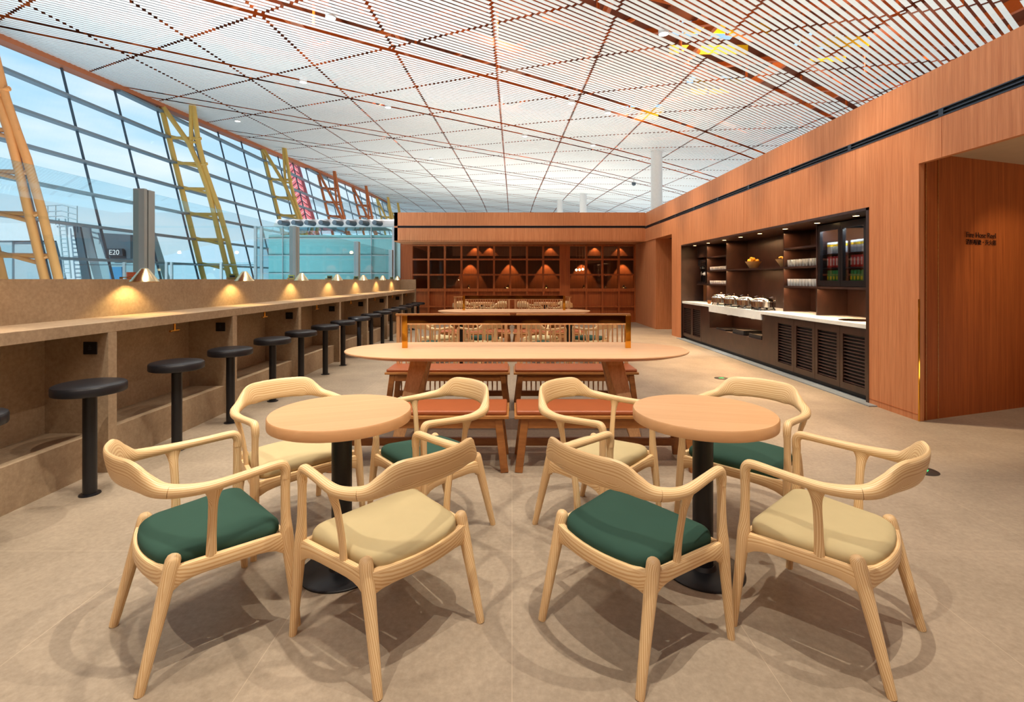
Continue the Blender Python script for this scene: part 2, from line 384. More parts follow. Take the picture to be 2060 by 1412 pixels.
# ---- slatted ceiling (a sloping shell; slats with open joints, orange steel above)
A = 14.85; LEAN = .245; H0 = 6.27; GX = -.0423; GY = .06
def ch(x, y):
    h = H0+GX*x+GY*y
    if x > 0: h -= .0028*x*x
    if y > 50: h -= .0012*(y-50)**2
    return EYE+h
def edge_h(y):
    h = 8.0
    for _ in range(12): h = ch(-(A+LEAN*h), y)-EYE
    return h
V0 = (-.53, 17.3); TH = radians(56); U = (sin(TH), cos(TH)); N = (-cos(TH), sin(TH))
YP = 3.75; PX = YP*.866; SP = YP*2*sin(TH)/34
b = MB()
b2 = MB()
nc = (.5, .866)
for k in range(-260, 560):
    r = k % 34
    if r in (3, 31): continue
    ox = V0[0]+N[0]*k*SP; oy = V0[1]+N[1]*k*SP
    # parameter range along the slat
    lo, hi = -90.0, 110.0
    # clip to y range and x range
    ylo, yhi = 5.0, 104.0
    t0 = (ylo-oy)/U[1]; t1 = (yhi-oy)/U[1]; lo = max(lo, t0); hi = min(hi, t1)
    hi = min(hi, (27-ox)/U[0]); lo = max(lo, (-30-ox)/U[0])
    # facade side
    def inside(t):
        x = ox+U[0]*t; y = oy+U[1]*t
        return y > 68 or x > -(A+LEAN*(ch(x, y)-EYE))+.12
    while lo < hi and not inside(lo): lo += .25
    if hi-lo < .3: continue
    cuts = [lo, hi]
    n0 = math.floor((ox+U[0]*lo-V0[0])/PX); n1 = math.ceil((ox+U[0]*hi-V0[0])/PX)
    jn = []
    for n in range(n0, n1+1): jn.append((V0[0]+n*PX-ox)/U[0])
    du = U[0]*nc[0]+U[1]*nc[1]; d0 = (ox-V0[0])*nc[0]+(oy-V0[1])*nc[1]
    q0 = math.floor((d0+du*lo)/PX); q1 = math.ceil((d0+du*hi)/PX)
    for q in range(q0, q1+1): jn.append((q*PX-d0)/du)
    jn = sorted(t for t in jn if lo+.1 < t < hi-.1)
    segs = []; cur = lo
    for t in jn:
        g = .045 if oy+U[1]*t < 40 else .06
        if t-g > cur+.02: segs.append((cur, t-g))
        cur = max(cur, t+g)
    segs.append((cur, hi))
    for a_, c_ in segs:
        if c_-a_ < .03: continue
        pr = []
        for t in (a_, c_):
            x = ox+U[0]*t; y = oy+U[1]*t; z = ch(x, y)
            pr.append((x, y, z))
        hw = SP*.30; base = len(b.v)
        for (x, y, z) in pr:
            for sgn, dz in ((-1, 0), (1, 0), (1, .008), (-1, .008)):
                b.v.append((x+N[0]*hw*sgn, y+N[1]*hw*sgn, z+dz))
        for qd in ((0, 1, 5, 4), (1, 2, 6, 5), (2, 3, 7, 6), (3, 0, 4, 7)): b.face([base+i for i in qd])
struct('ceiling', b, 'slat_white')
# steel above the slats: beams along the three grid directions
b = MB()
def clipx(x, y): return x > -(A+LEAN*(ch(x, y)-EYE))-.3
for n in range(-6, 9):
    x = V0[0]+n*PX; y = 4
    while y < 78:
        if clipx(x, y): b.beam((x, y, ch(x, y)+.75), (x, y+4, ch(x, y+4)+.75), .12, .34)
        y += 4
for fam, (dx, dy) in enumerate((U, (-.866, .5))):
    nn = (-dy, dx); step = YP*dx if fam == 0 else PX
    step = abs(step)
    for q in range(-16, 22):
        px = V0[0]+nn[0]*q*step; py = V0[1]+nn[1]*q*step
        t = -60
        while t < 60:
            xa, ya = px+dx*t, py+dy*t; xb, yb = px+dx*(t+4), py+dy*(t+4)
            if 4 < ya < 78 and 4 < yb < 78 and clipx(xa, ya) and clipx(xb, yb) and xa < 26 and xb < 26:
                b.beam((xa, ya, ch(xa, ya)+(.5 if fam else 1.0)), (xb, yb, ch(xb, yb)+(.5 if fam else 1.0)), .14 if fam else .2, .16 if fam else .3)
            t += 4
# struts and hangers
for n in range(-5, 7):
    for m in range(0, 14):
        x = V0[0]+n*PX; y = 6+m*YP+(n % 2)*YP/2
        if clipx(x, y):
            b.tube((x, y, ch(x, y)+.05), (x, y, ch(x, y)+2.2), .05, n=6)
            b.tube((x, y, ch(x, y)+.6), (x+1.6, y+1.9, ch(x, y)+2.2), .09, n=6)
            b.tube((x, y, ch(x, y)+.6), (x-1.6, y+1.9, ch(x, y)+2.2), .09, n=6)
struct('ceiling_beam', b, 'orange_steel')
b = MB()
SKY = ((6, 9, 17, 18.6), (10.2, 12.6, 17.2, 18.4), (8.2, 10.4, 22, 23.2), (6.5, 8.4, 27, 28))
gx = [i*1.2 for i in range(-18, 24)]; gy = [2+j*1.2 for j in range(-4, 86)]
for x in gx:
    for y in gy:
        cx, cy = x+.6, y+.6
        if cy < 68 and cx < -(A+LEAN*(ch(cx, cy)-EYE))-1.2: continue
        if any(s[0] < cx < s[1] and s[2] < cy < s[3] for s in SKY): continue
        p = [(x, y), (x+1.2, y), (x+1.2, y+1.2), (x, y+1.2)]
        b.quad(*[(q[0], q[1], ch(q[0], q[1])+2.4) for q in p])
        b.box(x+.5, x+.7, y, y+1.2, ch(cx, cy)+2.22, ch(cx, cy)+2.42)
struct('ceiling_deck', b, 'dark_deck')
b = MB()
for s in SKY:
    zc = ch((s[0]+s[1])/2, (s[2]+s[3])/2)+1.9
    b.beam((s[0], s[2], zc), (s[1], s[2], zc), .05, .35); b.beam((s[0], s[3], zc), (s[1], s[3], zc), .05, .35)
struct('ceiling_skylight_trim', b, 'yellow_panel')
b = MB(); b.box(-34, 34, -6.2, -6, -.2, 12); struct('wall_back', b, 'panel')
b = MB(); b.box(-15.2, -15, -6, 4.5, -.2, 11); struct('wall_left', b, 'counter_stone')

# ---- leaning glass facade on the left
fz = [13.2-2.47*4+2.47*k for k in range(0, 27)]
fz = [z for z in fz if 3 < z < 68.5]
HK = [.70+1.215*k for k in range(-2, 9)]
def fx(h): return -(A+LEAN*h)
b = MB()
for y in fz:
    e_ = edge_h(y)
    b.beam((fx(-1.36), y, 0), (fx(e_), y, EYE+e_), .05, .07, side=(0, 1, 0))
b.cm = 1
for h in HK:
    ys = [y for y in fz if edge_h(y) > h+.1]
    if len(ys) < 2: continue
    y0 = ys[0]
    # the transom starts where the roof edge passes its height
    b.beam((fx(h)+.10, y0, EYE+h), (fx(h)+.10, ys[-1], EYE+h), .30, .09, side=(1, 0, 0))
wf = struct('window_1', b, ['mullion', 'transom'])
b = MB()
for i in range(len(fz)-1):
    y0, y1 = fz[i], fz[i+1]
    b.quad((fx(-1.36)-.06, y0, 0), (fx(-1.36)-.06, y1, 0), (fx(edge_h(y1))-.06, y1, EYE+edge_h(y1)), (fx(edge_h(y0))-.06, y0, EYE+edge_h(y0)))
g = b.build('pane', 'pane_clear', wf)
b = MB()
ys = [3+1.3*k for k in range(51)]
for y0, y1 in zip(ys, ys[1:]):
    h0_, h1_ = edge_h(y0), edge_h(y1)
    b.beam((fx(h0_)+.1, y0, EYE+h0_-.02), (fx(h1_)+.1, y1, EYE+h1_-.02), .5, .34, side=(1, 0, 0))
struct('trim_1', b, 'edge_trim')
b = MB()
for y0, y1 in zip(ys, ys[1:]):
    h0_, h1_ = edge_h(y0), edge_h(y1)
    b.beam((fx(h0_)-.35, y0, EYE+h0_+1.35), (fx(h1_)-.35, y1, EYE+h1_+1.35), .1, 2.6, side=(1, 0, 0))
struct('roof_parapet', b, 'dark_deck')

def truss(y, mat, label):
    t = thing('steel_truss', label, 'truss', (fx(0), y, 0))
    e_ = edge_h(y)
    def P(h, inn, dy=0): return (fx(h)+inn, y+dy, EYE+h)
    b = MB(); b.tube(P(-1.36, .12), P(e_, .10), .115, n=12); b.build('outer_chord', mat, t, smooth=True, world=True)
    hs = [-1.36, .7, 2, 3.5, 4.3, 5.3, 6.5, e_]
    b = MB(); b.sweep([(P(h, i_, .05), .112, .112) for h, i_ in zip(hs, (1.68, 1.68, 1.68, 1.62, 1.52, 1.43, 1.42, 1.62))], n=12); b.build('inner_chord', mat, t, smooth=True, world=True)
    b = MB(); b.sweep([(P(h, i_, -.05), .112, .112) for h, i_ in zip(hs, (1.38, 1.38, 1.38, 1.40, 1.38, 1.27, 1.02, .14))], n=12); b.build('inner_chord', mat, t, smooth=True, world=True)
    b = MB(); b.tube(P(6.3, 1.05), P(e_, 1.55), .09, n=8); b.build('brace', mat, t, smooth=True, world=True)
    for h in HK:
        if h > e_-1.4 or h < -.8: continue
        b = MB(); b.tube(P(h, .12), P(h-.02, 1.6, .05), .075, n=8); b.tube(P(h+.1, .12), P(h-.25, 1.4, -.05), .06, n=8)
        b.tube(P(h-.1, 1.35, -.05), P(h-.02, 1.62, .05), .05, n=8); b.build('rung', mat, t, smooth=True, world=True)
    return t
tr = [(14.1, 'truss_orange', 'orange tubular steel truss at the near end of the glass facade'),
      (23.3, 'truss_yellow', 'tall mustard yellow steel truss against the facade behind the nearest glass screen post'),
      (33.0, 'truss_yellow', 'mustard yellow steel truss directly in front of the red chevron mast'),
      (42.7, 'truss_red', 'burnt orange steel truss just right of the red chevron mast'),
      (52.4, 'truss_red', 'slim burnt orange facade truss beside the bright yellow far trusses'),
      (62.1, 'truss_yellow', 'bright yellow facade truss nearer the camera of the two at the far end'),
      (67.6, 'truss_yellow', 'bright yellow truss closing the far end of the facade')]
for a in tr: truss(*a)

# ---- panelled cabin on the right with buffet recess, diffuser slot and openings
b = MB()
Y0, Y1 = -1.0, 14.26
b.box(XR, XR+.35, Y0, Y1, 2.916, 3.30)
b.box(XR, XR+.35, 5.31, Y1, 2.47, 2.84); b.box(XR, XR+.05, Y0, 5.31, 2.47, 2.84)
b.box(XR+.05, XR+.35, Y0, Y1, 2.84, 2.916)
b.box(XR, XR+.05, 4.67, 5.32, 0, 2.47)
b.box(XR, XR+.35, 5.32, 11.22, 2.15, 2.47)
b.box(XR, XR+.9, 11.22, 11.89, 0, 2.47)
b.box(XR+.03, XR+1.2, 13.32, 15.5, 0, 2.47)
b.box(XR+.86, XR+.92, 5.32, 11.22, 0, 2.3)
struct('wall_right', b, 'panel')
b = MB(); b.box(XR+.02, XR+.06, Y0, Y1, 2.842, 2.914); b.cm = 1
b.box(XR-.004, XR+.03, Y0, Y1, 2.84, 2.852); b.box(XR-.004, XR+.03, Y0, Y1, 2.872, 2.882); b.box(XR-.004, XR+.03, Y0, Y1, 2.906, 2.916)
for k in range(10):
    y = 4.4+k*1.2
    b.box(XR-.006, XR+.03, y, y+.05, 2.852, 2.906)
struct('trim_2', b, ['slot_black', 'slot_rail'])
# panel joints
b = MB()
for y, z0, z1 in ((4.42, 2.47, 2.84), (11.55, .0, 2.84), (8.2, 2.15, 2.84)):
    b.box(XR-.0015, XR+.01, y, y+.004, z0, z1)
b.box(XR-.003, XR+.01, 4.672, 5.32, .06, .064)
struct('trim_3', b, 'panel_deep')
b = MB(); b.box(XR-.004, XR+.006, 4.664, 4.674, 0, 1.17); struct('trim_4', b, 'brass')
# fire hose cupboard wall in the side passage
b = MB()
pA = (XR+.0, 4.671); pB = (5.55, 5.22); pC = (9, 5.22)
b.prism([pA, pB, (5.55, 5.3), (XR+.02, 5.3)], 0, 2.62)
b.prism([pB, pC, (9, 5.3), (5.55, 5.3)], 0, 2.62)
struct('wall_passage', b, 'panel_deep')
b = MB()
for f in (.055, .155, .985):
    x = pA[0]+(pB[0]-pA[0])*f; y = pA[1]+(pB[1]-pA[1])*f
    b.box(x, x+.006, y-.006, y+.02, .0, 2.6)
struct('trim_5', b, 'bench_edge')
b = MB(); b.box(XR+.055, 9, -1, 5.25, 2.58, 2.7); struct('ceiling_passage', b, 'beige_ceiling')
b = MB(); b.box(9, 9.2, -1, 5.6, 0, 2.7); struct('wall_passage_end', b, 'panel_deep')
b = MB(); b.box(XR+.04, 12, Y0, 15.4, 3.2, 3.3); b.box(XR+.9, 12, 5.6, 15.4, 2.45, 2.52); struct('ceiling_cabin', b, 'beige_ceiling')
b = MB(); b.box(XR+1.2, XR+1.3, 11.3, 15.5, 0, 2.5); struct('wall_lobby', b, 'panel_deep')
tx = pA[0]+(pB[0]-pA[0])*.525; ty = pA[1]+(pB[1]-pA[1])*.525
ang = math.atan2(pB[1]-pA[1], pB[0]-pA[0])
def text(name, s, loc, rot, size, mat, label=None, cat=None, ext=.0015, parent=None):
    c = bpy.data.curves.new(name, 'FONT'); c.body = s; c.size = size; c.extrude = ext; c.align_x = 'CENTER'; c.align_y = 'CENTER'
    c.materials.append(MATS[mat]); tmp = bpy.data.objects.new(name+'_src', c); COL.objects.link(tmp)
    dg = bpy.context.evaluated_depsgraph_get(); me = bpy.data.meshes.new_from_object(tmp.evaluated_get(dg)); bpy.data.objects.remove(tmp)
    o = bpy.data.objects.new(name, me); COL.objects.link(o); o.location = loc; o.rotation_euler = rot
    if parent is not None: o.parent = parent
    if label: tag(o, label, cat)
    return o
spot('passage_spot', (5.0, 3.9, 2.5), (5.35, 5.1, .9), 30, (1, .8, .55), 75, .6, .03)
area('passage_fill', (6.5, 2.5, .03), (pi, 0, 0), 2, 2, 36, (1, .86, .66))  # unseen fill added at floor level to brighten the passage ceiling
wl = thing('wall_lettering', 'black raised fire hose reel lettering on the dark wood passage wall', 'lettering', (tx, ty-.012, 1.76), ang)
text('english_line', 'Fire Hose Reel', (0, 0, .045), (pi/2, 0, 0), .078, 'sign_letter', parent=wl)
text('chinese_line', '消防喉辘・灭火器', (0, 0, -.028), (pi/2, 0, 0), .06, 'sign_letter', parent=wl)

# ---- back cabin with fascia, timber lattice and glazing
b = MB()
b.box(-3.45, XR, 14.26, 14.4, 2.93, 3.32); b.box(-3.45, XR, 14.26, 14.4, 2.49, 2.867); b.box(-3.45, XR, 14.32, 14.4, 2.867, 2.93)
b.box(-3.45, -3.35, 14.26, 22, 2.49, 3.32); b.box(-3.45, XR, 14.26, 15.6, 2.47, 2.50)
struct('wall_far', b, 'panel')
b = MB(); b.box(-3.45, XR, 14.29, 14.33, 2.869, 2.928); b.cm = 1
b.box(-3.45, XR, 14.255, 14.3, 2.867, 2.877); b.box(-3.45, XR, 14.255, 14.3, 2.92, 2.93)
struct('trim_6', b, ['slot_black', 'slot_rail'])
b = MB(); b.box(-3.45, 12, 14.4, 22.2, 3.2, 3.3); struct('ceiling_far_cabin', b, 'beige_ceiling')
YL = 15.5
def pxX(px, z=YL): return (px-1030)/980*z
cols = [pxX(800+c/3.433) for c in (103, 212, 325, 440, 553, 665, 778, 893, 1006, 1118)]
cols2 = [pxX(800+c/3.433) for c in (1190, 1303, 1415, 1528, 1640, 1752, 1865)]
def pyz(cy): return EYE-((400+cy/3.433)-562)/980*YL
rows = [pyz(c) for c in (312, 418, 524)]
b = MB()
b.box(pxX(807), cols[0], YL, YL+.2, 0, 2.47)
b.box(cols[9], cols2[0], YL, YL+.2, 0, 2.47)
for cx in cols[1:9]+cols2[1:]: b.box(cx-.03, cx+.03, YL, YL+.14, 0, 2.47)
for xa, xb in ((cols[0], cols[9]), (cols2[0], cols2[6])):
    for z in rows: b.box(xa, xb, YL+.006, YL+.12, z-.027, z+.027)
    b.box(xa, xb, YL+.004, YL+.12, pyz(640), pyz(620)+.004)
    b.box(xa, xb, YL+.006, YL+.12, pyz(745)-.02, pyz(745)+.03); b.box(xa, xb, YL+.006, YL+.12, 0, .05)
    b.box(xa, xb, YL+.006, YL+.12, 2.42, 2.47)
    b.box(xa, xb, YL+.10, YL+.16, 0, pyz(640))
lat = struct('window_2', b, 'panel_deep')
b = MB(); b.box(cols[0], cols[9], YL+.07, YL+.078, 1.05, 2.45); b.box(cols2[0], cols2[6], YL+.07, YL+.078, 1.05, 2.45)
b.build('pane', 'pane_bronze', lat)
b = MB(); b.box(-3.6, 6, 20.2, 20.4, 0, 2.7); b.box(-3.6, -3.45, 15.7, 20.4, 0, 2.7); b.box(5.9, 6, 15.7, 20.4, 0, 2.7)
b.box(-2.2, 5.9, 18, 18.2, 2.23, 2.7)
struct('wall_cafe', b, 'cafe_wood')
b = MB(); b.box(-3.6, 6, 15.6, 20.4, 2.66, 2.7); struct('ceiling_cafe', b, 'grey_ceiling')
b = MB(); b.box(-3.45, 5.4, 15.68, 16.1, .98, 1.02); b.box(-3.45, 5.4, 15.68, 15.72, 0, .98)
tag(b.build('cafe_counter', 'panel_deep'), 'reddish timber counter shelf running behind the glazed lattice wall', 'counter')
for px in (945, 1025, 1098, 1172, 1255):
    x = pxX(px, 20); spot('wall_scallop', (x, 19.93, 2.35), (x, 20.12, .2), 150, AMB, 62, .25, .02)
for px in (955, 985, 1107, 1197, 1247):
    x = pxX(px, 17.9); spot('bulkhead_scallop', (x, 17.88, 2.62), (x, 18.0, 1.4), 22, AMB, 85, .2, .02)
for x in (-2, 0, 2, 4): point('cafe_lamp', (x, 17, 2.3), 3, (1, .66, .36), .05)

# ================================================================== CHAIRS
def make_chair(fab, label, loc, rot, group='ash armchairs at the round tables'):
    t = thing('dining_armchair', label, 'chair', loc, rot, group)
    for s in (-1, 1):
        # rear leg with a rounded knob
        P0 = Vector((s*.236, -.243, 0)); P1 = Vector((s*.218, -.140, .417)); st = []
        for k, (f, r) in enumerate(((0, .0145), (.01, .0155), (.25, .018), (.5, .0205), (.75, .0235), (.9, .0245), (.955, .024), (.98, .020), (.993, .013), (1, .004))):
            st.append((tuple(P0.lerp(P1, f)), r, r))
        b = MB(); b.sweep(st, n=14); b.build('leg', 'ash', t, smooth=True)
        q = cr_interp([(s*.287, .250, 0, .014, .014), (s*.281, .240, .12, .017, .017), (s*.275, .226, .27, .0205, .021), (s*.272, .217, .365, .0215, .0235),
                       (s*.270, .213, .44, .0175, .0185), (s*.269, .212, .53, .0155, .0170), (s*.268, .213, .60, .0165, .0185)], 4)
        b = MB(); b.sweep([((a[0], a[1], a[2]), a[3], a[4]) for a in q], n=14); b.build('leg', 'ash', t, smooth=True)
        # upright between side rail and arm
        q = cr_interp([(s*.236, -.035, .335, .0125, .020), (s*.244, -.035, .44, .0115, .016), (s*.262, -.036, .55, .0115, .0155), (s*.276, -.037, .60, .0135, .021), (s*.281, -.037, .63, .017, .036)], 4)
        b = MB(); b.sweep([((a[0], a[1], a[2]), a[3], a[4]) for a in q], n=12); b.build('arm_support', 'ash', t, smooth=True)
    # bow: armrests and backrest share one profile, cut in three
    half = [(.268, .212, .585, .034, 0), (.268, .213, .615, .035, 0), (.268, .203, .638, .037, 0), (.2685, .180, .645, .034, 1),
            (.273, .10, .642, .032, 1), (.281, 0, .638, .034, 1), (.281, -.07, .638, .037, 1), (.264, -.140, .644, .043, 1),
            (.233, -.188, .654, .052, 1), (.196, -.222, .677, .080, 1), (.152, -.247, .697, .115, 1), (.08, -.274, .702, .116, 1), (0, -.284, .703, .116, 1)]
    thick = [.017, .018, .0185, .018, .0175, .019, .022, .025, .025, .019, .0145, .012, .0115]
    full = [(x, y, z, h/2, th) for (x, y, z, h, _), th in zip(half, thick)]
    mir = [(-x, y, z, h, th) for (x, y, z, h, th) in full[:-1]][::-1]
    q = cr_interp(full+mir, 5); K = len(q)
    sides = []; st = []
    for k, a in enumerate(q):
        p = q[max(k-1, 0)]; n_ = q[min(k+1, K-1)]
        tx_, ty_, tz_ = n_[0]-p[0], n_[1]-p[1], n_[2]-p[2]
        hl = sqrt(tx_*tx_+ty_*ty_); L_ = sqrt(hl*hl+tz_*tz_)
        if hl/L_ < .75 or k < 12 or k > K-13: sd = (1 if a[0] > 0 else -1, 0, 0) if k < K/2 else (-1 if a[0] < 0 else 1, 0, 0)
        else: sd = (-ty_/hl, tx_/hl, 0)
        # outward normal: to the right of travel
        if k < K/2 and sd[0] < 0 and a[0] > .05: sd = (-sd[0], -sd[1], 0)
        sides.append(sd); st.append(((a[0], a[1], a[2]), a[4], a[3]))
    # make the side vectors consistent (outward)
    for k, a in enumerate(q):
        o = Vector((a[0], a[1]+.02)); sd = sides[k]
        if o.x*sd[0]+o.y*sd[1] < 0: sides[k] = (-sd[0], -sd[1], 0)
    # lean the wide back outward at the top
    sides = [(sx, sy, (-.22 if a[3] > .04 else -.22*max(0, (a[3]-.02)/.02))) for (sx, sy, _), a in zip(sides, q)]
    c1 = 37; c2 = K-38
    for nm, i0, i1 in (('armrest', 0, c1), ('backrest', c1, c2), ('armrest', c2, K-1)):
        b = MB(); b.sweep(st[i0:i1+1], n=16, sides=sides[i0:i1+1], expo=2.4); b.build(nm, 'ash', t, smooth=True)
    # seat frame: rails deeper where they meet the legs
    b = MB()
    def rail(p0, p1, bow, top, hm, he, wd, n=12):
        p0 = Vector(p0); p1 = Vector(p1); d = (p1-p0); nrm = Vector((-d.y, d.x)).normalized(); st = []; sd = []
        for i in range(n+1):
            f = i/n; c = p0+d*f+nrm*bow*(1-(2*f-1)**2); e_ = abs(2*f-1)**5
            h = hm+(he-hm)*e_; st.append(((c.x, c.y, top-h/2), wd/2, h/2)); sd.append((nrm.x, nrm.y, 0))
        b.sweep(st, n=12, sides=sd, expo=5)
    for s in (-1, 1): rail((s*.2235, -.160), (s*.270, .215), 0, .378, .052, .084, .026)
    rail((-.217, -.158), (.217, -.158), -.040, .374, .060, .088, .032)
    rail((-.268, .217), (.268, .217), 0, .366, .048, .080, .026)
    b.build('seat_frame', 'ash', t, smooth=True)
    # upholstered seat
    b = MB(); R = []
    def rrect(d):
        hx, hy, r = 1-0*d, 1, .055; o = []
        HX, HY = .232-d, .190-d; r = max(.062-d*.8, .012)
        for qx, qy, a0 in ((1, 1, 0), (-1, 1, pi/2), (-1, -1, pi), (1, -1, 3*pi/2)):
            for k in range(9):
                a = a0+k/8*pi/2; o.append((qx*(HX-r)+r*cos(a), qy*(HY-r)+r*sin(a)))
            # straight side after this corner
            nx = {0: (-1, 1), 1: (-1, -1), 2: (1, -1), 3: (1, 1)}[int(a0/(pi/2)+.1)]
            a = a0+pi/2; p_ = (qx*(HX-r)+r*cos(a), qy*(HY-r)+r*sin(a)); q_ = (nx[0]*(HX-r)+r*cos(a), nx[1]*(HY-r)+r*sin(a))
            for k in range(1, 6): o.append((p_[0]+(q_[0]-p_[0])*k/6, p_[1]+(q_[1]-p_[1])*k/6))
        return o
    for d, z in ((.02, .352), (.006, .358), (0, .369), (0, .388), (.003, .398), (.011, .4075), (.026, .4155), (.05, .4215), (.085, .4265), (.125, .4295), (.165, .4305)):
        base = len(b.v); pts = rrect(d); n = len(pts)
        for x, y in pts:
            v = y/.19; xx = x*(1+.125*v); yy = y
            if v < 0: yy += v*.034*max(0, 1-(x/.22)**2)
            b.v.append((xx*.985, .024+yy, z+.004*max(0, v)))
        R.append(base)
    for k in range(len(R)-1):
        for i in range(n):
            j = (i+1) % n; b.face((R[k]+i, R[k]+j, R[k+1]+j, R[k+1]+i))
    b.face([R[0]+i for i in range(n)][::-1]); b.face([R[-1]+i for i in range(n)])
    b.build('seat_cushion', fab, t, smooth=True)
    return t
def rot_of(fx_, fy_): return math.atan2(-fx_, fy_)
# (x, y, forward) for the eight chairs of one set of two round tables
CH = [(-1.226, 1.929, .68, .733, 'g'), (-.462, 1.917, -.754, .657, 'b'), (.456, 1.914, .78, .625, 'g'), (1.253, 1.919, -.655, .756, 'b'),
      (-1.22, 2.735, .7, -.714, 'b'), (-.444, 2.73, -.765, -.644, 'g'), (.465, 2.727, .746, -.665, 'b'), (1.31, 2.735, -.7, -.714, 'g')]
PLACE = ['on the near outer side of the left round table', 'on the near aisle side of the left round table',
         'on the near aisle side of the right round table', 'on the near outer side of the right round table',
         'behind the left round table towards the counter', 'behind the left round table towards the middle benches',
         'behind the right round table towards the middle benches', 'behind the right round table towards the buffet']
PLACE2 = ['at the near counter side of the left', 'at the near aisle side of the left', 'at the near aisle side of the right', 'at the near buffet side of the right',
          'behind, counter side of the left', 'behind, aisle side of the left', 'behind, aisle side of the right', 'behind, buffet side of the right']
SETN = ['foreground', 'middle', 'far']
proto = {}
SETY = 5.35
for si in range(3):
    for ci, (x, y, fx_, fy_, c) in enumerate(CH):
        cn = {'g': 'dark green', 'b': 'beige'}[c]
        lab = f'ash armchair with {cn} seat {PLACE[ci]}' if si == 0 else (f'{cn}-seated armchair {PLACE2[ci]} round table, ' + ('middle set' if si == 1 else 'farthest set'))
        loc = (x, y+si*SETY, 0); r = rot_of(fx_, fy_)
        gp = f'ash armchairs at the {SETN[si]} round tables'
        if c not in proto: proto[c] = make_chair('green_fabric' if c == 'g' else 'beige_fabric', lab, loc, r, gp)
        else: dup(proto[c], loc, r, lab, gp)

# ---- round pedestal tables
TZ = .745
t = thing('round_table', 'round wooden cafe table on a black pedestal, left of the aisle in the foreground', 'table', (-.80, 2.29, 0), radians(20), 'round pedestal tables')
b = MB(); b.lathe([(.312, TZ-.05), (.319, TZ-.047), (.32, TZ-.040), (.32, TZ-.006), (.316, TZ)], n=96); b.build('tabletop', 'round_top', t, smooth=True)
b = MB(); b.lathe([(.046, .008), (.046, TZ-.055)], n=32); b.lathe([(.13, TZ-.058), (.13, TZ-.05)], n=32); b.build('column', 'black_metal', t, smooth=True)
b = MB(); b.lathe([(.185, 0), (.185, .006), (.178, .010), (.06, .013), (.05, .03)], n=64); b.build('base_plate', 'black_metal', t, smooth=True)
RT = t
dup(RT, (.897, 2.29, 0), radians(-12), 'round wooden cafe table on a black pedestal, nearest the buffet in the foreground')
dup(RT, (-.80, 7.64, 0), 0, 'round cafe table beyond the first long table, on the bar counter side')
dup(RT, (.897, 7.64, 0), 0, 'round cafe table beyond the first long table, on the buffet side')
dup(RT, (-.80, 12.99, 0), 0, 'farthest round cafe table, on the bar counter side')
dup(RT, (.897, 12.99, 0), 0, 'farthest round cafe table, on the buffet side')

# ---- long communal tables with brass privacy frame
def long_table(cx, cy, label):
    t = thing('communal_table', label, 'table', (cx, cy, 0), 0, 'long communal tables')
    n = 96; R = []; b = MB()
    def outline(f, ins):
        o = []
        for i in range(n):
            a = 2*pi*i/n; u = math.copysign(abs(cos(a))**(2/2.0), cos(a)); v = math.copysign(abs(sin(a))**(2/2.0), sin(a))
            o.append((math.copysign(.85, u)*(1 if abs(u) > 1e-9 else 0)+u*(.655-ins), v*(.487-ins)))
        return o
    for ins, z in ((.11, TZ-.048), (.02, TZ-.024), (.004, TZ-.016), (0, TZ-.009), (.003, TZ-.002), (.008, TZ)):
        base = len(b.v)
        for p in outline(1, ins): b.v.append((p[0], p[1], z))
        R.append(base)
    for k in range(len(R)-1):
        for i in range(n):
            j = (i+1) % n; b.face((R[k]+i, R[k]+j, R[k+1]+j, R[k+1]+i))
    b.face([R[0]+i for i in range(n)][::-1]); b.face([R[-1]+i for i in range(n)])
    b.build('tabletop', 'tabletop', t, smooth=True)
    for sx in (-1, 1):
        for sy in (-1, 1):
            b = MB(); b.beam((sx*.83, sy*.10, TZ-.045), (sx*.985, sy*.34, 0), .15, .055, side=(1, .2*sx*sy, 0), w1=.085, h1=.045)
            b.build('leg', 'slat_wood', t, bevel=.006)
        b = MB(); b.box(sx*.83-.05, sx*.83+.05, -.16, .16, TZ-.12, TZ-.046); b.build('leg_bracket', 'slat_wood', t, bevel=.006)
    b = MB(); b.beam((-.83, 0, TZ-.08), (.83, 0, TZ-.08), .05, .06); b.build('stretcher', 'slat_wood', t, bevel=.004)
    for sx in (-1, 1):
        b = MB(); b.box(sx*1.0-.024, sx*1.0+.024, .045, .075, TZ, 1.036); b.build('brass_post', 'brass', t, bevel=.002)
    b = MB(); b.box(-1.0+.024, 1.0-.024, .052, .070, .968, 1.036); b.build('screen_band', 'bronze_mirror', t, bevel=.001)
    b = MB(); b.box(-1.0+.024, 1.0-.024, .046, .075, .955, .967); b.build('screen_rail', 'slat_wood', t)
    return t
LT = long_table(.04, 4.31, 'long oval-ended wooden communal table in front of the two nearest back-to-view benches')
dup(LT, (.04, 9.66, 0), 0, 'second long wooden communal table, half hidden behind the first one and its benches')

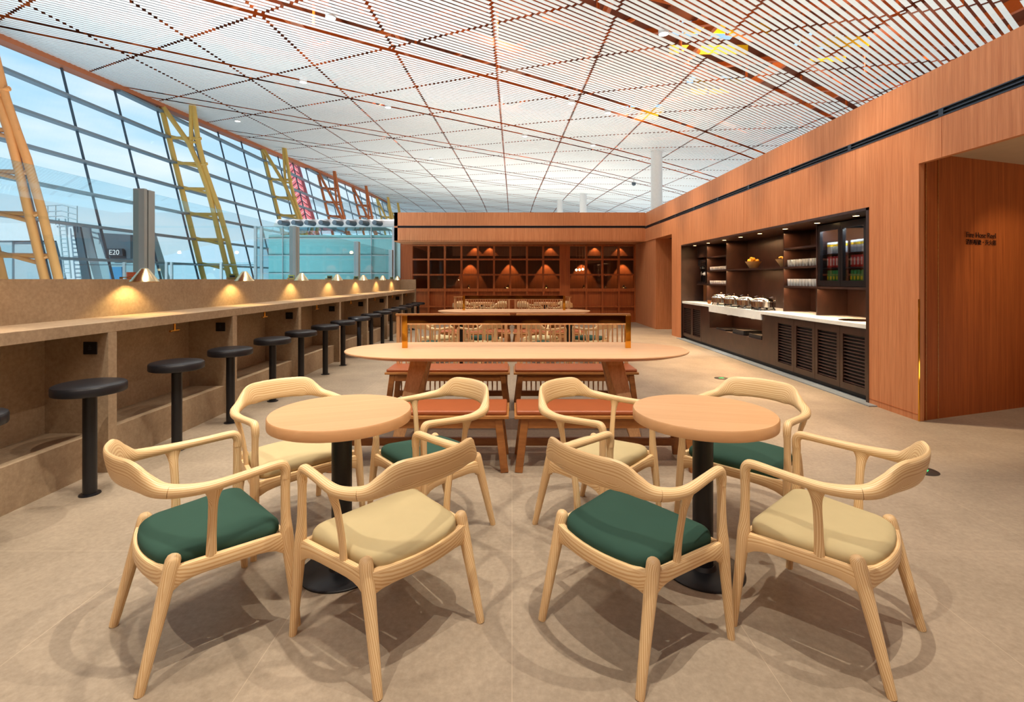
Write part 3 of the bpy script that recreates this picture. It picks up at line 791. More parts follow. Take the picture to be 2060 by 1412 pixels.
# ---- benches
def bench_front(x0, x1, y0, y1, label, group):
    cx = (x0+x1)/2; cy = (y0+y1)/2
    t = thing('bench', label, 'bench', (cx, cy, 0), 0, group); L_ = (x1-x0)/2; D = (y1-y0)/2
    b = MB(); b.box(-L_, L_, -D, D, .375, .398); b.build('seat_board', 'bench_edge', t, bevel=.004)
    b = MB(); b.box(-L_+.015, L_-.015, -D+.012, D-.01, .3985, .43); b.build('seat_cushion', 'leather', t, bevel=.012, seg=3, smooth=False)
    b = MB(); b.box(-L_+.07, L_-.07, -D+.02, -D+.045, .305, .374); b.box(-L_+.07, L_-.07, D-.045, D-.02, .305, .374)
    b.build('apron', 'bench_wood', t, bevel=.003)
    for sx in (-1, 1):
        for sy in (-1, 1):
            b = MB(); b.beam((sx*(L_-.075), sy*(D-.035), .374), (sx*(L_-.03), sy*(D-.01), 0), .055, .04, side=(1, 0, 0)); b.build('leg', 'bench_wood', t, bevel=.004)
    b = MB(); b.box(-L_+.06, L_-.06, D-.05, D-.015, .075, .135); b.build('stretcher', 'bench_wood', t, bevel=.003)
    return t
def bench_back(x0, x1, y0, y1, label, group):
    t = bench_front(x0, x1, y0, y1, label, group); L_ = (x1-x0)/2; D = (y1-y0)/2
    b = MB(); b.box(-L_+.03, L_+.0, D-.03, D+.03, .958, .98); b.build('top_board', 'bench_edge', t, bevel=.003)
    b = MB(); k = int((2*L_-.16)/.0535)
    for i in range(k+1):
        x = -L_+.09+i*(2*L_-.18)/k
        b.tube((x, D, .13), (x, D, .19), .006, .0085, n=8); b.tube((x, D, .19), (x, D, .96), .0085, n=8)
    b.build('slatted_back', 'slat_wood', t, smooth=True)
    b = MB(); b.beam((-L_+.055, D, 0.0), (-L_+.055, D, .958), .035, .04, side=(1, 0, 0)); b.build('back_post', 'slat_wood', t, bevel=.003)
    b = MB(); b.beam((L_-.045, D, 0.0), (L_-.045, D, .958), .035, .04, side=(1, 0, 0)); b.build('back_post', 'slat_wood', t, bevel=.003)
    return t
F1 = bench_front(-1.317, -.022, 3.43, 3.81, 'low backless leather bench before the first long table, on the bar counter side', 'backless leather benches')
dup(F1, (.6645, 3.62, 0), 0, 'low backless leather bench before the first long table, on the buffet side')
dup(F1, (-.6695, 8.97, 0), 0, 'backless leather bench before the second long table, on the bar counter side')
dup(F1, (.6645, 8.97, 0), 0, 'backless leather bench before the second long table, on the buffet side')
B1 = bench_back(-1.317, -.022, 5.03, 5.41, 'leather bench with tall slatted back behind the first long table, bar counter side', 'slat-backed leather benches')
dup(B1, (.6645, 5.22, 0), 0, 'leather bench with tall slatted back behind the first long table, buffet side')
dup(B1, (-.6695, 10.57, 0), 0, 'slat-backed leather bench behind the second long table, bar counter side')
dup(B1, (.6645, 10.57, 0), 0, 'slat-backed leather bench behind the second long table, buffet side')

# ================================================================== BAR COUNTER ON THE LEFT
XF = -2.846; CT = 1.06
bc = thing('bar_counter', 'long beige stone bar counter with niches along the glass facade side', 'counter', (-3.1, 7, 0))
b = MB(); b.box(-3.45, -3.29, -2, 14.62, 0, EYE+.002); b.build('back_panel', 'counter_stone', bc, world=True)
b = MB(); b.box(-3.29, XF, -2, 14.3, CT-.074, CT); b.build('worktop', 'counter_stone', bc, world=True, bevel=.002)
DV = [3.43+1.53*k for k in range(-3, 7)]
for y in DV:
    b = MB(); b.box(-3.29, XF+.003, y, y+.075, 0, CT-.075); b.build('divider', 'counter_stone', bc, world=True)
    b = MB(); b.box(-3.29, -2.93, y+.076, y+1.529, 0, .277); b.build('footrest', 'counter_stone', bc, world=True)
b = MB(); b.box(-3.289, XF+.01, 14.34, 14.42, 0, EYE); b.build('end_panel', 'counter_stone', bc, world=True)
# stools fixed to the floor
sy = [2.33, 3.087, 3.888, 4.63, 5.445, 6.18, 6.98, 7.71, 8.525, 9.256, 10.06, 10.79, 11.56, 12.33, 13.12, 13.87]
st0 = None
for i, y in enumerate(sy):
    lab = ('round black leather bar stool cut off by the left edge of the photo' if i == 0 else
           f'round black leather bar stool at the stone counter, {ORD[i]} from the camera' if i < 15 else 'round black leather bar stool at the far end of the stone counter')
    if st0 is None:
        t = st0 = thing('bar_stool', lab, 'stool', (-2.675, y, 0), 0, 'black stools along the bar counter')
        b = MB(); b.lathe([(.175, .642), (.188, .647), (.190, .655), (.190, .690), (.186, .696), (.187, .698), (.178, .704), (.15, .710), (.08, .713), (.01, .714)], n=48)
        b.build('seat', 'black_leather', t, smooth=True)
        b = MB(); b.lathe([(.037, .006), (.037, .643)], n=24); b.build('pole', 'black_metal', t, smooth=True)
        b = MB(); b.lathe([(.058, 0), (.056, .006), (.038, .010)], n=32); b.build('base_plate', 'black_metal', t, smooth=True)
    else: dup(st0, (-2.675, y, 0), 0, lab)
# brass cone lamps on the counter wall
lamp0 = None
LY = [1.09, 2.62, 4.15, 5.70, 7.24, 8.72, 10.25, 11.78, 13.3]
for i, y in enumerate(LY):
    lab = f'gold cone lamp on the counter wall, {ORD[max(i-2,0)]} from the camera' if i >= 2 else 'gold cone lamp outside the picture'
    if i < 2: point('lamp_bulb', (-3.12, y, 1.345), 5, AMB, .02); continue
    if lamp0 is None:
        t = lamp0 = thing('wall_lamp', lab, 'lamp', (-3.13, y, 1.30), 0, 'gold cone lamps along the counter wall')
        b = MB(); b.lathe([(.106, .036), (.107, .042), (.029, .150), (.024, .154), (.002, .155)], n=48, cap=False); b.build('lamp_shade', 'lamp_gold', t, smooth=True)
        b = MB(); b.beam((-.09, 0, .078), (-.20, 0, .078), .02, .008); b.beam((-.20, 0, .063), (-.20, 0, .082), .02, .012, side=(1, 0, 0)); b.build('bracket', 'lamp_gold', t)
        b = MB(); b.lathe([(.001, .066), (.022, .075), (.028, .09), (.018, .11)], n=16); b.build('bulb', 'glow_warm', t, smooth=True)
    else: dup(lamp0, (-3.13, y, 1.30), 0, lab)
    spot('lamp_light', (-3.155, y, 1.362), (-3.20, y, .9), 12, (1, .66, .25), 125, .5, .02)
# sockets and bag hooks
s0 = h0 = None
for i, y in enumerate(DV[3:]):
    lab = f'black square power socket on the {ORD[i]} counter divider from the camera'
    if s0 is None:
        t = s0 = thing('power_socket', lab, 'socket', (-2.965, y-.006, .877), 0, 'black sockets on the counter dividers')
        b = MB(); b.box(-.047, .047, -.004, .006, -.044, .044); b.build('cover_plate', 'socket_black', t, bevel=.003)
        b = MB(); b.box(-.012, .012, -.006, -.003, .0, .004); b.box(-.012, .012, -.006, -.003, -.012, -.008); b.box(-.004, .004, -.006, -.003, .012, .018); b.build('outlet', 'slot_rail', t)
    else: dup(s0, (-2.965, y-.006, .877), 0, lab)
for i, y in enumerate([4.2, 5.73, 7.26, 8.8, 10.33, 11.86, 13.4]):
    lab = f'small brass bag hook under the worktop, {ORD[i]} niche from the camera'
    if h0 is None:
        t = h0 = thing('bag_hook', lab, 'hook', (-2.91, y, CT-.0755), 0, 'brass bag hooks under the worktop')
        b = MB(); b.tube((0, 0, 0), (0, 0, -.062), .009, n=12); b.lathe([(.02, -.004), (.02, 0)], n=16); b.build('stem', 'brass', t, smooth=True)
        b = MB(); b.tube((0, -.055, -.066), (0, .055, -.066), .009, n=12); b.build('crossbar', 'brass', t, smooth=True)
    else: dup(h0, (-2.91, y, CT-.0755), 0, lab)
# cards and the clay pot on the wall top
for i, (px, y) in enumerate(((470, 5.86), (588, 7.42), (664.5, 8.98), (718, 10.5), (759.5, 12.1), (791, 13.6))):
    b = MB(); x = -3.36; b.box(x-.045, x+.045, y-.006, y+.006, EYE+.002, EYE+.068); b.cm = 1; b.box(x-.03, x+.03, y-.0075, y-.006, EYE+.02, EYE+.05)
    tag(b.build('menu_card', ['olive', 'sign_navy']), f'small olive card standing on the counter wall beside the {ORD[i+1]} gold lamp', 'card', 'olive cards on the counter wall')
b = MB(); b.lathe([(.030, 0), (.036, .06), (.038, .062), (.033, .062), (.026, .008)], (-3.37, 4.31, EYE+.002), n=24); 
tag(b.build('clay_pot', 'terracotta', smooth=True), 'small terracotta pot on the counter wall behind the nearest gold lamp', 'pot')

# ================================================================== GLASS SCREENS BEHIND THE COUNTER
XS = -3.8
PY = [1.52, 5.02, 8.50, 11.94, 15.3]
PT = EYE+.244*3.8
p0_ = None
for i, y in enumerate(PY[1:]):
    lab = f'tall grey aluminium post of the glass screen, {ORD[i]} from the camera'
    if p0_ is None:
        t = p0_ = thing('screen_post', lab, 'post', (XS, y, 0), 0, 'aluminium posts of the glass screen')
        b = MB(); b.box(-.06, .055, -.06, -.015, 0, PT); b.box(-.06, .055, .0, .09, 0, PT-.005); b.build('profile', 'aluminium', t, bevel=.003)
        b = MB(); b.box(-.05, .045, -.015, .0, 0, PT-.01); b.box(.03, .045, .03, .045, 0, PT-.002); b.build('gasket', 'slot_black', t)
    else: dup(p0_, (XS, y, 0), 0, lab)
for i in range(4):
    b = MB(); b.box(XS-.006, XS+.006, PY[i]+.10, PY[i+1]-.07, .05, PT-.02)
    tag(b.build('glass_screen', 'pane_teal'), ['clear glass panel left of the nearest aluminium post', 'clear glass panel between the two nearest aluminium posts',
        'clear glass panel between the second and third aluminium posts', 'clear glass panel between the two farthest aluminium posts'][i], 'glass panel', 'glass panels of the screen')
# glazed air-handling box with round jets on top
ax = thing('air_supply_cabin', 'teal glass cabin with a row of round air jets along its top', 'cabin', (-6.5, 17, 0))
X0, X1 = pxX(516, 17), pxX(794, 17); ZT = EYE+107*17/980
def az(py): return EYE+(562-py)*17/980
b = MB(); b.box(X0, X1, 17, 19.4, .0, ZT-.04); b.build('glazing', 'pane_box', ax, world=True)
b = MB()
for px in (515, 527, 569.6, 747.4, 792): 
    wd = .09 if px < 530 or px > 790 else .02
    b.box(pxX(px, 17)-wd/2, pxX(px, 17)+wd/2, 16.94, 17.0, 0, ZT)
for py in (456, 480, 514, 550): b.box(X0, X1, 16.96, 17.0, az(py)-.012, az(py)+.012)
b.build('frame', 'aluminium', ax, world=True)
b = MB(); b.box(X0+.4, X1+.3, 17.05, 19.3, 0, ZT-.3); b.build('lining', 'teal_lining', ax, world=True)
b = MB(); zt2 = az(440)
prof = [(0, 0), (.35, zt2-ZT), (5.2, zt2-ZT)]
b.prism([(0, 0), (1, 0)], 0, 0) if False else None
v = [(pxX(545, 17), ZT), (pxX(552, 17), zt2), (pxX(794, 17), zt2), (pxX(794, 17), ZT)]
n0 = len(b.v)
for yy in (17.15, 18.6):
    for p in v: b.v.append((p[0], yy, p[1]))
b.face((0, 3, 2, 1)); b.face((4, 5, 6, 7))
for i in range(4): j = (i+1) % 4; b.face((i, j, 4+j, 4+i))
b.build('duct', 'white_paint', ax, world=True)
for px in (566, 593, 619, 647.5, 675, 702, 728, 755):
    x = pxX(px, 16.9); zc = az(449)
    b = MB(); b.sweep([((x+.12, 17.2, zc), .09, .09), ((x, 16.78, zc), .085, .085), ((x, 16.76, zc), .07, .07), ((x, 16.9, zc), .06, .06)], n=20)
    b.build('air_jet', 'jet_dark', ax, smooth=True, world=True)
# low glass balustrade in front of the facade
bl = thing('glass_balustrade', 'low glass balustrade before the leaning facade, left of the teal cabin', 'balustrade', (-9, 16, 0))
b = MB(); b.box(-14.2, -8.5, 16.0, 16.012, .1, EYE+.56); b.build('glass', 'pane_teal', bl, world=True)
for px in (250, 335, 345, 445):
    b = MB(); x = pxX(px, 16); b.box(x-.035, x+.035, 15.97, 16.04, 0, EYE+.57); b.build('post', 'aluminium', bl, world=True)
b = MB(); b.box(-14.2, -8.5, 15.98, 16.03, EYE+.47, EYE+.49); b.build('rail', 'jet_dark', bl, world=True)

# ================================================================== COLUMNS AND CEILING FITTINGS
for (x, y, r, lab) in ((8.4, 28.3, .33, 'thick white round column rising behind the corner of the panelled cabin'),
                       (7.3, 50, .37, 'white round column far off, right one of the distant pair'), (5.6, 57, .37, 'white round column far off, left one of the distant pair')):
    b = MB(); b.lathe([(r*1.05, 0), (r, 3), (r*.97, ch(x, y)-.0)], (x, y, 0), n=40); tag(b.build('round_column', 'white_paint', smooth=True), lab, 'column')
def on_ceiling(px, py):
    X = (px-1030)/980; S = (562-py)/980; z = 20.0
    for _ in range(60): z = (ch(X*z, z)-EYE)/S*.5+z*.5
    return X*z, z, ch(X*z, z)
l0 = None
LPX = ((610, 163), (780.5, 214), (1056, 272.5), (1222.6, 225), (1192.7, 291), (665, 32), (1335, 64.6), (478, 242), (1150, 205), (868, 317))
LNM = ('beside the second slot from the facade', 'above the middle of the hall slot', 'above the white column side', 'in the slot nearest the wood wall', 'near the far columns', 'near the top edge of the picture', 'beside the skylights', 'close to the facade truss', 'in the bright cluster over the aisle', 'over the far cabin')
for (px, py), nm in zip(LPX, LNM):
    x, y, z = on_ceiling(px, py)
    if l0 is None:
        l0 = thing('ceiling_downlight', f'small bright round downlight in the slatted ceiling {nm}', 'downlight', (x, y, z-.01), 0, 'downlights in the slatted ceiling')
        b = MB(); b.lathe([(.13, -.05), (.14, -.05), (.14, .14), (.05, .16)], n=24, cap=False); b.build('housing', 'white_paint', l0, smooth=True)
        b = MB(); b.lathe([(.01, -.045), (.125, -.04)], n=24); b.build('lens', 'glow_white', l0, smooth=True)
    else: dup(l0, (x, y, z-.01), 0, f'small bright round downlight in the slatted ceiling {nm}')
x, y, z = on_ceiling(1275, 358)
t = thing('dome_camera', 'small dark dome camera hanging from the slatted ceiling left of the white column', 'security camera', (x, y, z))
b = MB(); b.lathe([(.03, -.35), (.03, .02)], n=12); b.build('stem', 'white_paint', t)
b = MB(); b.lathe([(.02, -.62), (.13, -.56), (.16, -.46), (.16, -.36), (.05, -.34)], n=24); b.build('dome', 'jet_dark', t, smooth=True)

# floor markers
for (x, y, lab) in ((2.88, 6.70, 'round dark floor marker with green arrow in front of the buffet'), (2.92, 3.46, 'round dark floor marker with green arrow beside the nearest right-hand chair')):
    t = thing('floor_marker', lab, 'floor marker', (x, y, 0), 0, 'round exit markers in the floor')
    b = MB(); b.lathe([(.092, 0), (.092, .003), (.088, .005)], n=40); b.build('disc', 'disc_dark', t, smooth=True)
    b = MB(); b.prism([(-.035, -.012), (.005, -.012), (.005, -.03), (.04, 0), (.005, .03), (.005, .012), (-.035, .012)], .0052, .0062); b.build('arrow', 'glow_green', t)

# ================================================================== BUFFET IN THE RIGHT WALL
YA, YB = 5.36, 11.20; XP = 4.24; XB = 4.66
bf = thing('buffet_cabinet', 'dark bronze built-in buffet cabinet with open shelves and louvred doors', 'cabinet', (4.2, 8.3, 0))
def bp(name, boxes, mat='bronze', bevel=0, parent=None):
    b = MB()
    for bx_ in boxes: b.box(*bx_)
    return b.build(name, mat, parent or bf, world=True, bevel=bevel)
bp('frame', [(XR-.006, XR+.5, 5.32, 5.36, 0, 2.15), (XR-.006, XR+.5, 11.2, 11.22, 0, 2.15), (XR-.006, XR+.76, 5.32, 11.22, 2.12, 2.15)])
bp('back_panel', [(XB, XB+.03, 5.36, 11.2, .86, 2.12)])
bp('side_panel', [(XR, XB, 5.355, 5.36, .86, 2.12)])
PT_ = [6.78, 7.61, 9.64, 10.6]
for y in PT_: bp('partition', [(XP, XB, y-.012, y+.012, .862, 2.12)])
def shelf(y0, y1, z): bp('shelf', [(XP+.005, XB, y0+.012, y1-.012, z-.028, z)])
for z in (1.846, 1.556, 1.262): shelf(6.78, 7.61, z); shelf(9.64, 10.6, z)
shelf(7.61, 9.64, 1.56); shelf(10.6, 11.2, 1.262); shelf(5.36, 6.78, 1.262)
bp('header_panel', [(XP+.02, XP+.04, 10.612, 11.2, 1.85, 2.12)])
# lower part
bp('carcass', [(XR+.03, XR+.05, 7.25, 7.65, .07, .81), (XR+.03, XR+.05, 7.65, 9.69, .07, .40), (XR+.03, XR+.05, 9.69, 10.11, .07, .81),
               (XR+.05, XB, 7.66, 9.68, .385, .40), (XR+.05, XB, 7.62, 7.65, .4, .81), (XR+.05, XB, 9.69, 9.72, .4, .81), (XR+.5, XR+.53, 7.65, 9.69, .4, .8)])
bp('plinth', [(XR+.07, XR+.3, 5.36, 11.2, 0, .07)], 'slot_black')
def louvre(y0, y1):
    b = MB(); x0, x1 = XR+.028, XR+.05; z0, z1 = .07, .805; fy = .055
    b.box(x0, x1, y0+.003, y0+fy, z0, z1); b.box(x0, x1, y1-fy, y1-.003, z0, z1); b.box(x0, x1, y0+fy, y1-fy, z1-.085, z1); b.box(x0, x1, y0+fy, y1-fy, z0, z0+.075)
    n = 15
    for i in range(n):
        z = z0+.09+i*(z1-z0-.175)/(n-1)
        b.beam((x0+.018, y0+fy, z), (x0+.018, y1-fy, z), .024, .006, side=(.8, 0, .6))
    b.cm = 1; b.box(x1+.02, x1+.03, y0+.01, y1-.01, z0, z1)
    b.build('louvre_door', ['bronze', 'slot_black'], bf, world=True)
for a, c in ((5.37, 5.84), (5.84, 6.32), (6.32, 6.79), (6.79, 7.25), (10.11, 10.64), (10.64, 11.19)): louvre(a, c)
b = MB(); b.box(XR+.01, XB, 5.36, 11.2, .813, .86); b.box(XR+.01, XR+.25, 7.66, 9.68, .722, .814)
tag(b.build('countertop', 'white_stone', bevel=.002), 'pale stone countertop with a deeper apron in the middle of the buffet', 'countertop')
b = MB(); b.box(XR-.09, XR+.07, 5.2, 11.3, 0, .012); tag(b.build('stone_kerb', 'grey_kerb'), 'flat grey stone strip on the floor along the buffet plinth', 'floor strip')
# recessed lights in the buffet head
d0 = None
for i, y in enumerate((5.82, 6.56, 7.33, 8.08, 8.76, 9.43, 10.2, 10.95)):
    lab = f'small warm recessed light in the buffet head, {ORD[i]} from the near end'
    if d0 is None:
        d0 = thing('recessed_light', lab, 'recessed light', (4.11, y, 2.12), 0, 'recessed lights in the buffet head')
        b = MB(); b.lathe([(.035, -.003), (.042, -.004), (.042, 0)], n=20, cap=False); b.build('rim', 'brass', d0, smooth=True)
        b = MB(); b.lathe([(.001, -.003), (.034, -.002)], n=20); b.build('lens', 'glow_warm', d0, smooth=True)
    else: dup(d0, (4.11, y, 2.12), 0, lab)
    spot('buffet_spot', (4.10, y, 2.10), (4.12, y, 0), 16, (1, .72, .42), 95, .5, .02)
for y0, y1, z in ((6.78, 7.61, 1.846), (6.78, 7.61, 1.556), (6.78, 7.61, 1.262), (9.64, 10.6, 1.846), (9.64, 10.6, 1.556), (9.64, 10.6, 1.262), (7.61, 9.64, 1.56), (5.36, 6.78, 1.262),
                  (6.78, 7.61, 2.11), (9.64, 10.6, 2.11), (7.61, 9.64, 2.11)):
    area('shelf_light', (XP+.03, (y0+y1)/2, z-.034), (0, 0, 0), .03, (y1-y0)-.1, 5.5*(y1-y0)/.9, (1, .55, .25))
area('niche_light', (XR+.3, 8.67, .715), (0, 0, 0), .05, 1.8, 6, (1, .55, .25))
# fridge
fr = thing('drinks_fridge', 'black two-door glass fridge full of drink cans at the near end of the buffet', 'fridge', (4.45, 6.3, 1.264))
b = MB(); b.box(XP+.05, XB-.01, 5.83, 6.765, 1.264, 1.29); b.box(XP+.05, XB-.01, 5.83, 6.765, 2.06, 2.11); b.box(XP+.05, XB-.01, 5.81, 5.84, 1.264, 2.11); b.box(XP+.05, XB-.01, 6.755, 6.767, 1.264, 2.11); b.box(XB-.02, XB-.005, 5.83, 6.765, 1.264, 2.11); b.box(XP+.05, XB, 5.37, 5.81, 1.264, 2.11)
b.build('body', 'socket_black', fr, world=True)
for i in range(3): bp('rack', [(XP+.06, XB-.02, 5.84, 6.755, 1.32+.19*i, 1.327+.19*i)], 'slot_rail', parent=fr)
for y0, y1 in ((5.84, 6.298), (6.302, 6.76)):
    b = MB(); f = .06
    b.box(XP+.005, XP+.045, y0, y0+f*.7, 1.27, 2.1); b.box(XP+.005, XP+.045, y1-f*.7, y1, 1.27, 2.1); b.box(XP+.005, XP+.045, y0+.04, y1-.04, 1.27, 1.345); b.box(XP+.005, XP+.045, y0+.04, y1-.04, 2.02, 2.1)
    d = b.build('door', 'socket_black', fr, world=True)
    b = MB(); b.box(XP+.02, XP+.026, y0+.042, y1-.042, 1.345, 2.02); b.build('pane', 'pane_drink', d, world=True)
    area('fridge_light', (XP+.09, (y0+y1)/2, 2.05), (0, radians(15), 0), .04, .36, 9, (.9, .96, 1))
cans = {}
def can(kind, x, y, z, lab, grp):
    if kind not in cans:
        t = thing('drink_can', lab, 'can', (x, y, z), 0, grp)
        m = {'g': 'can_green', 'r': 'can_red', 's': 'can_silver'}[kind]; h = .155; r = .029
        b = MB(); b.lathe([(r*.8, 0), (r, .008), (r, h-.012), (r*.82, h)], n=20); b.build('body', m, t, smooth=True)
        b = MB()
        if kind == 'g': b.box(-r-.0006, -r+.004, -.012, .012, .03, .075); mm = 'can_yellow'
        if kind == 'r': b.box(-r-.0006, -r+.004, -.009, .009, .03, .125); mm = 'white_mark'
        if kind == 's': b.lathe([(r+.0006, .095), (r+.0006, .125)], n=20, cap=False); mm = 'can_yellow'
        b.build('print', mm, t)
        cans[kind] = t
    else: dup(cans[kind], (x, y, z), 0, lab, grp)
for di, (y0, dn) in enumerate(((5.845, 'near'), (6.305, 'far'))):
    for ki, kind in enumerate('grs'):
        cn = ('green', 'red', 'silver and yellow')[ki]; rn = ('bottom', 'middle', 'top')[ki]
        for k in range(6):
            can(kind, XP+.12, y0+.07+k*.062, 1.328+.19*ki, f'{cn} can behind the {dn} fridge door, {ORD[5-k]} from the left', f'{cn} cans behind the {dn} fridge door')
# glasses
def drinking_glass(x, y, z, lab, grp):
    global glass0
    b = MB(); b.lathe([(.021, .0), (.022, .003), (.031, .105), (.028, .105), (.020, .012)], n=20, cap=True)
    return tag(b.build('drinking_glass', 'glassware', smooth=True), lab, 'glass', grp)
m = plain('glassware', rgb(225, 238, 246), .12, 0, .8)
m.node_tree.nodes['Principled BSDF'].inputs['Transmission Weight'].default_value = .25
g0 = None
for z, rn in ((1.5561, 'upper'), (1.2621, 'lower')):
    for rr in range(2):
        for k in range(10):
            x = XP+.05+rr*.085; y = 6.84+k*.077
            lab = f'clear tumbler in the {("front", "back")[rr]} row of the {rn} glass shelf, {ORD[9-k]} from the left'; grp = f'tumblers on the {rn} glass shelf'
            if g0 is None:
                g0 = drinking_glass(0, 0, 0, lab, grp)
                g0.location = (x, y, z)
            else:
                c = g0.copy(); COL.objects.link(c); c.location = (x, y, z); c['label'] = lab; c['group'] = grp
# cups
c0 = None
for z, rn in ((1.5561, 'upper'), (1.2621, 'lower')):
    for k in range(9):
        y = 9.72+k*.098; lab = f'white cup on the {rn} cup shelf of the buffet, {ORD[8-k]} from the left'; grp = f'white cups on the {rn} cup shelf'
        if c0 is None:
            b = MB(); b.lathe([(.028, 0), (.04, .02), (.044, .072), (.04, .072), (.034, .02)], n=20)
            c0 = tag(b.build('white_cup', 'ceramic', smooth=True), lab, 'cup', grp); c0.location = (XP+.07, y, z)
        else:
            c = c0.copy(); COL.objects.link(c); c.location = (XP+.07, y, z); c['label'] = lab; c['group'] = grp
# fruit bowls
def bowl(y, lab):
    b = MB(); b.lathe([(.055, 0), (.065, .006), (.135, .118), (.14, .125), (.128, .125), (.06, .02)], (0, 0, 0), n=40)
    o = tag(b.build('fruit_bowl', 'bowl', smooth=True), lab, 'bowl', 'fruit bowls on the buffet shelf'); o.location = (XP+.17, y, 1.5602); return o
bowl(8.90, 'turned wooden bowl heaped with oranges and bananas, left one on the buffet shelf')
bowl(7.87, 'turned wooden bowl heaped with bananas, next to the tumbler shelves')
def banana(x, y, z, rz, lab, grp):
    b = MB(); st = []
    for i in range(9):
        f = i/8; a = (f-.5)*1.7; r = .017*(1-abs(2*f-1)**4*.75)
        st.append(((sin(a)*.085, 0, cos(a)*.05-.03), r, r))
    b.sweep(st, n=10); o = tag(b.build('banana', 'fruit', smooth=True), lab, 'banana', grp); o.location = (x, y, z); o.rotation_euler = (0, 0, rz)
for k, (dx, dy, rz) in enumerate(((-.05, -.04, 1.2), (-.02, -.02, 1.5), (.02, 0, 1.4), (.04, .03, 1.7), (-.04, .04, 1.6))):
    banana(XP+.17+dx, 7.87+dy, 1.685+.004*k, rz, f'yellow banana in the bowl beside the tumblers, {ORD[k]} from the bottom of the heap', 'bananas in the right bowl')
for k, (dx, dy, dz) in enumerate(((-.06, -.03, 0), (-.05, .05, 0), (0, 0, .03), (.05, -.04, 0), (.05, .05, 0), (-.03, .01, .035))):
    b = MB(); b.lathe([(.003, -.033), (.02, -.028), (.033, -.01), (.034, .006), (.022, .027), (.003, .033)], n=20)
    o = tag(b.build('orange', 'fruit', smooth=True), 'orange heaped in the left fruit bowl, ' + ('front left', 'back left', 'topmost', 'front right', 'back right', 'upper left')[k], 'orange', 'oranges in the left bowl'); o.location = (XP+.17+dx, 8.90+dy, 1.70+dz)
# chafing dishes
cd = None
for i, (y, nm) in enumerate(((7.95, 'nearest of the four'), (8.45, 'second from the near end'), (8.98, 'third from the near end'), (9.55, 'farthest of the four'))):
    lab = f'round polished steel chafing dish on the buffet counter, {nm}'
    if cd is None:
        cd = thing('chafing_dish', lab, 'chafing dish', (4.10, y, .8635), 0, 'chafing dishes on the buffet')
        b = MB(); b.lathe([(.15, .04), (.178, .05), (.182, .135), (.19, .14)], n=48); b.build('pan', 'steel', cd, smooth=True)
        b = MB(); b.lathe([(.188, .141), (.182, .155), (.14, .185), (.07, .203), (.01, .207)], n=48); b.build('lid', 'steel', cd, smooth=True)
        b = MB(); b.lathe([(.006, .206), (.006, .222), (.015, .228), (.015, .238), (.004, .242)], n=16); b.build('knob', 'steel', cd, smooth=True)
        b = MB(); b.tube((.10, -.17, .16), (.17, -.02, .21), .006, n=8); b.tube((.10, .17, .16), (.17, .02, .21), .006, n=8); b.build('handle', 'steel', cd, smooth=True)
        for a in range(4):
            an = pi/4+a*pi/2; b = MB(); b.beam((.15*cos(an), .15*sin(an), .045), (.18*cos(an), .18*sin(an), 0), .03, .012); b.build('foot', 'socket_black', cd)
        b = MB(); b.lathe([(.15, .012), (.165, .012), (.165, .02), (.15, .02)], n=40, cap=False); b.build('stand_ring', 'socket_black', cd)
    else: dup(cd, (4.10, y, .8635), 0, lab)
b = MB(); b.box(-.01, .01, -.06, .06, 0, .07); o = tag(b.build('sign_holder', 'bench_wood'), 'small wooden sign block beside the farthest chafing dish', 'sign holder'); o.location = (4.04, 9.98, .8605)
for i, (y, nm) in enumerate(((7.98, 'nearest'), (8.42, 'middle'), (8.87, 'farthest'))):
    t = thing('control_knob', f'{nm} clear knob hanging under the deep stone apron of the buffet', 'knob', (XR+.05, y, .722), 0, 'clear knobs under the stone apron')
    b = MB(); b.lathe([(.004, -.018), (.03, -.014), (.04, -.002), (.02, 0)], n=16); b.build('cap', 'glassware', t, smooth=True)
# trays
for (y, n, nm) in ((9.25, 2, 'low'), (8.55, 5, 'widest'), (7.95, 4, 'nearest')):
    for k in range(n):
        b = MB(); z = .4005+k*.016; yy = y+random.uniform(-.008, .008)
        b.box(XR+.07, XR+.37, yy-.2, yy+.2, z, z+.003); b.box(XR+.065, XR+.075, yy-.205, yy+.205, z, z+.0145); b.box(XR+.365, XR+.375, yy-.205, yy+.205, z, z+.0145)
        b.box(XR+.07, XR+.37, yy-.205, yy-.195, z, z+.0145); b.box(XR+.07, XR+.37, yy+.195, yy+.205, z, z+.0145)
        tag(b.build('serving_tray', 'tray'), f'black serving tray, {ORD[k]} from the bottom of the {nm} stack in the buffet niche', 'tray', f'black trays in the {nm} stack')
# coffee machine
cm = thing('coffee_machine', 'black and chrome coffee machine in the far bay of the buffet', 'coffee machine', (XP+.2, 10.9, 1.2625))
b = MB(); b.box(XP+.12, XP+.36, 10.66, 11.16, 1.2625, 1.80); b.box(XP+.02, XP+.12, 10.66, 11.16, 1.66, 1.80); b.box(XP+.02, XP+.12, 10.66, 11.16, 1.2625, 1.30); b.build('body', 'socket_black', cm, world=True)
b = MB(); b.box(XP+.0, XP+.02, 10.66, 10.68, 1.28, 1.80); b.box(XP+.0, XP+.02, 10.93, 10.95, 1.28, 1.80); b.box(XP, XP+.02, 10.68, 10.93, 1.74, 1.76); b.build('chrome_trim', 'steel', cm, world=True)
b = MB(); b.lathe([(.06, 0), (.08, .03), (.05, .07), (.02, .08)], (XP+.06, 10.8, 1.45), n=20); b.lathe([(.04, 0), (.05, .02), (.03, .05)], (XP+.06, 11.0, 1.6), n=20); b.build('dispenser', 'ceramic', cm, smooth=True, world=True)
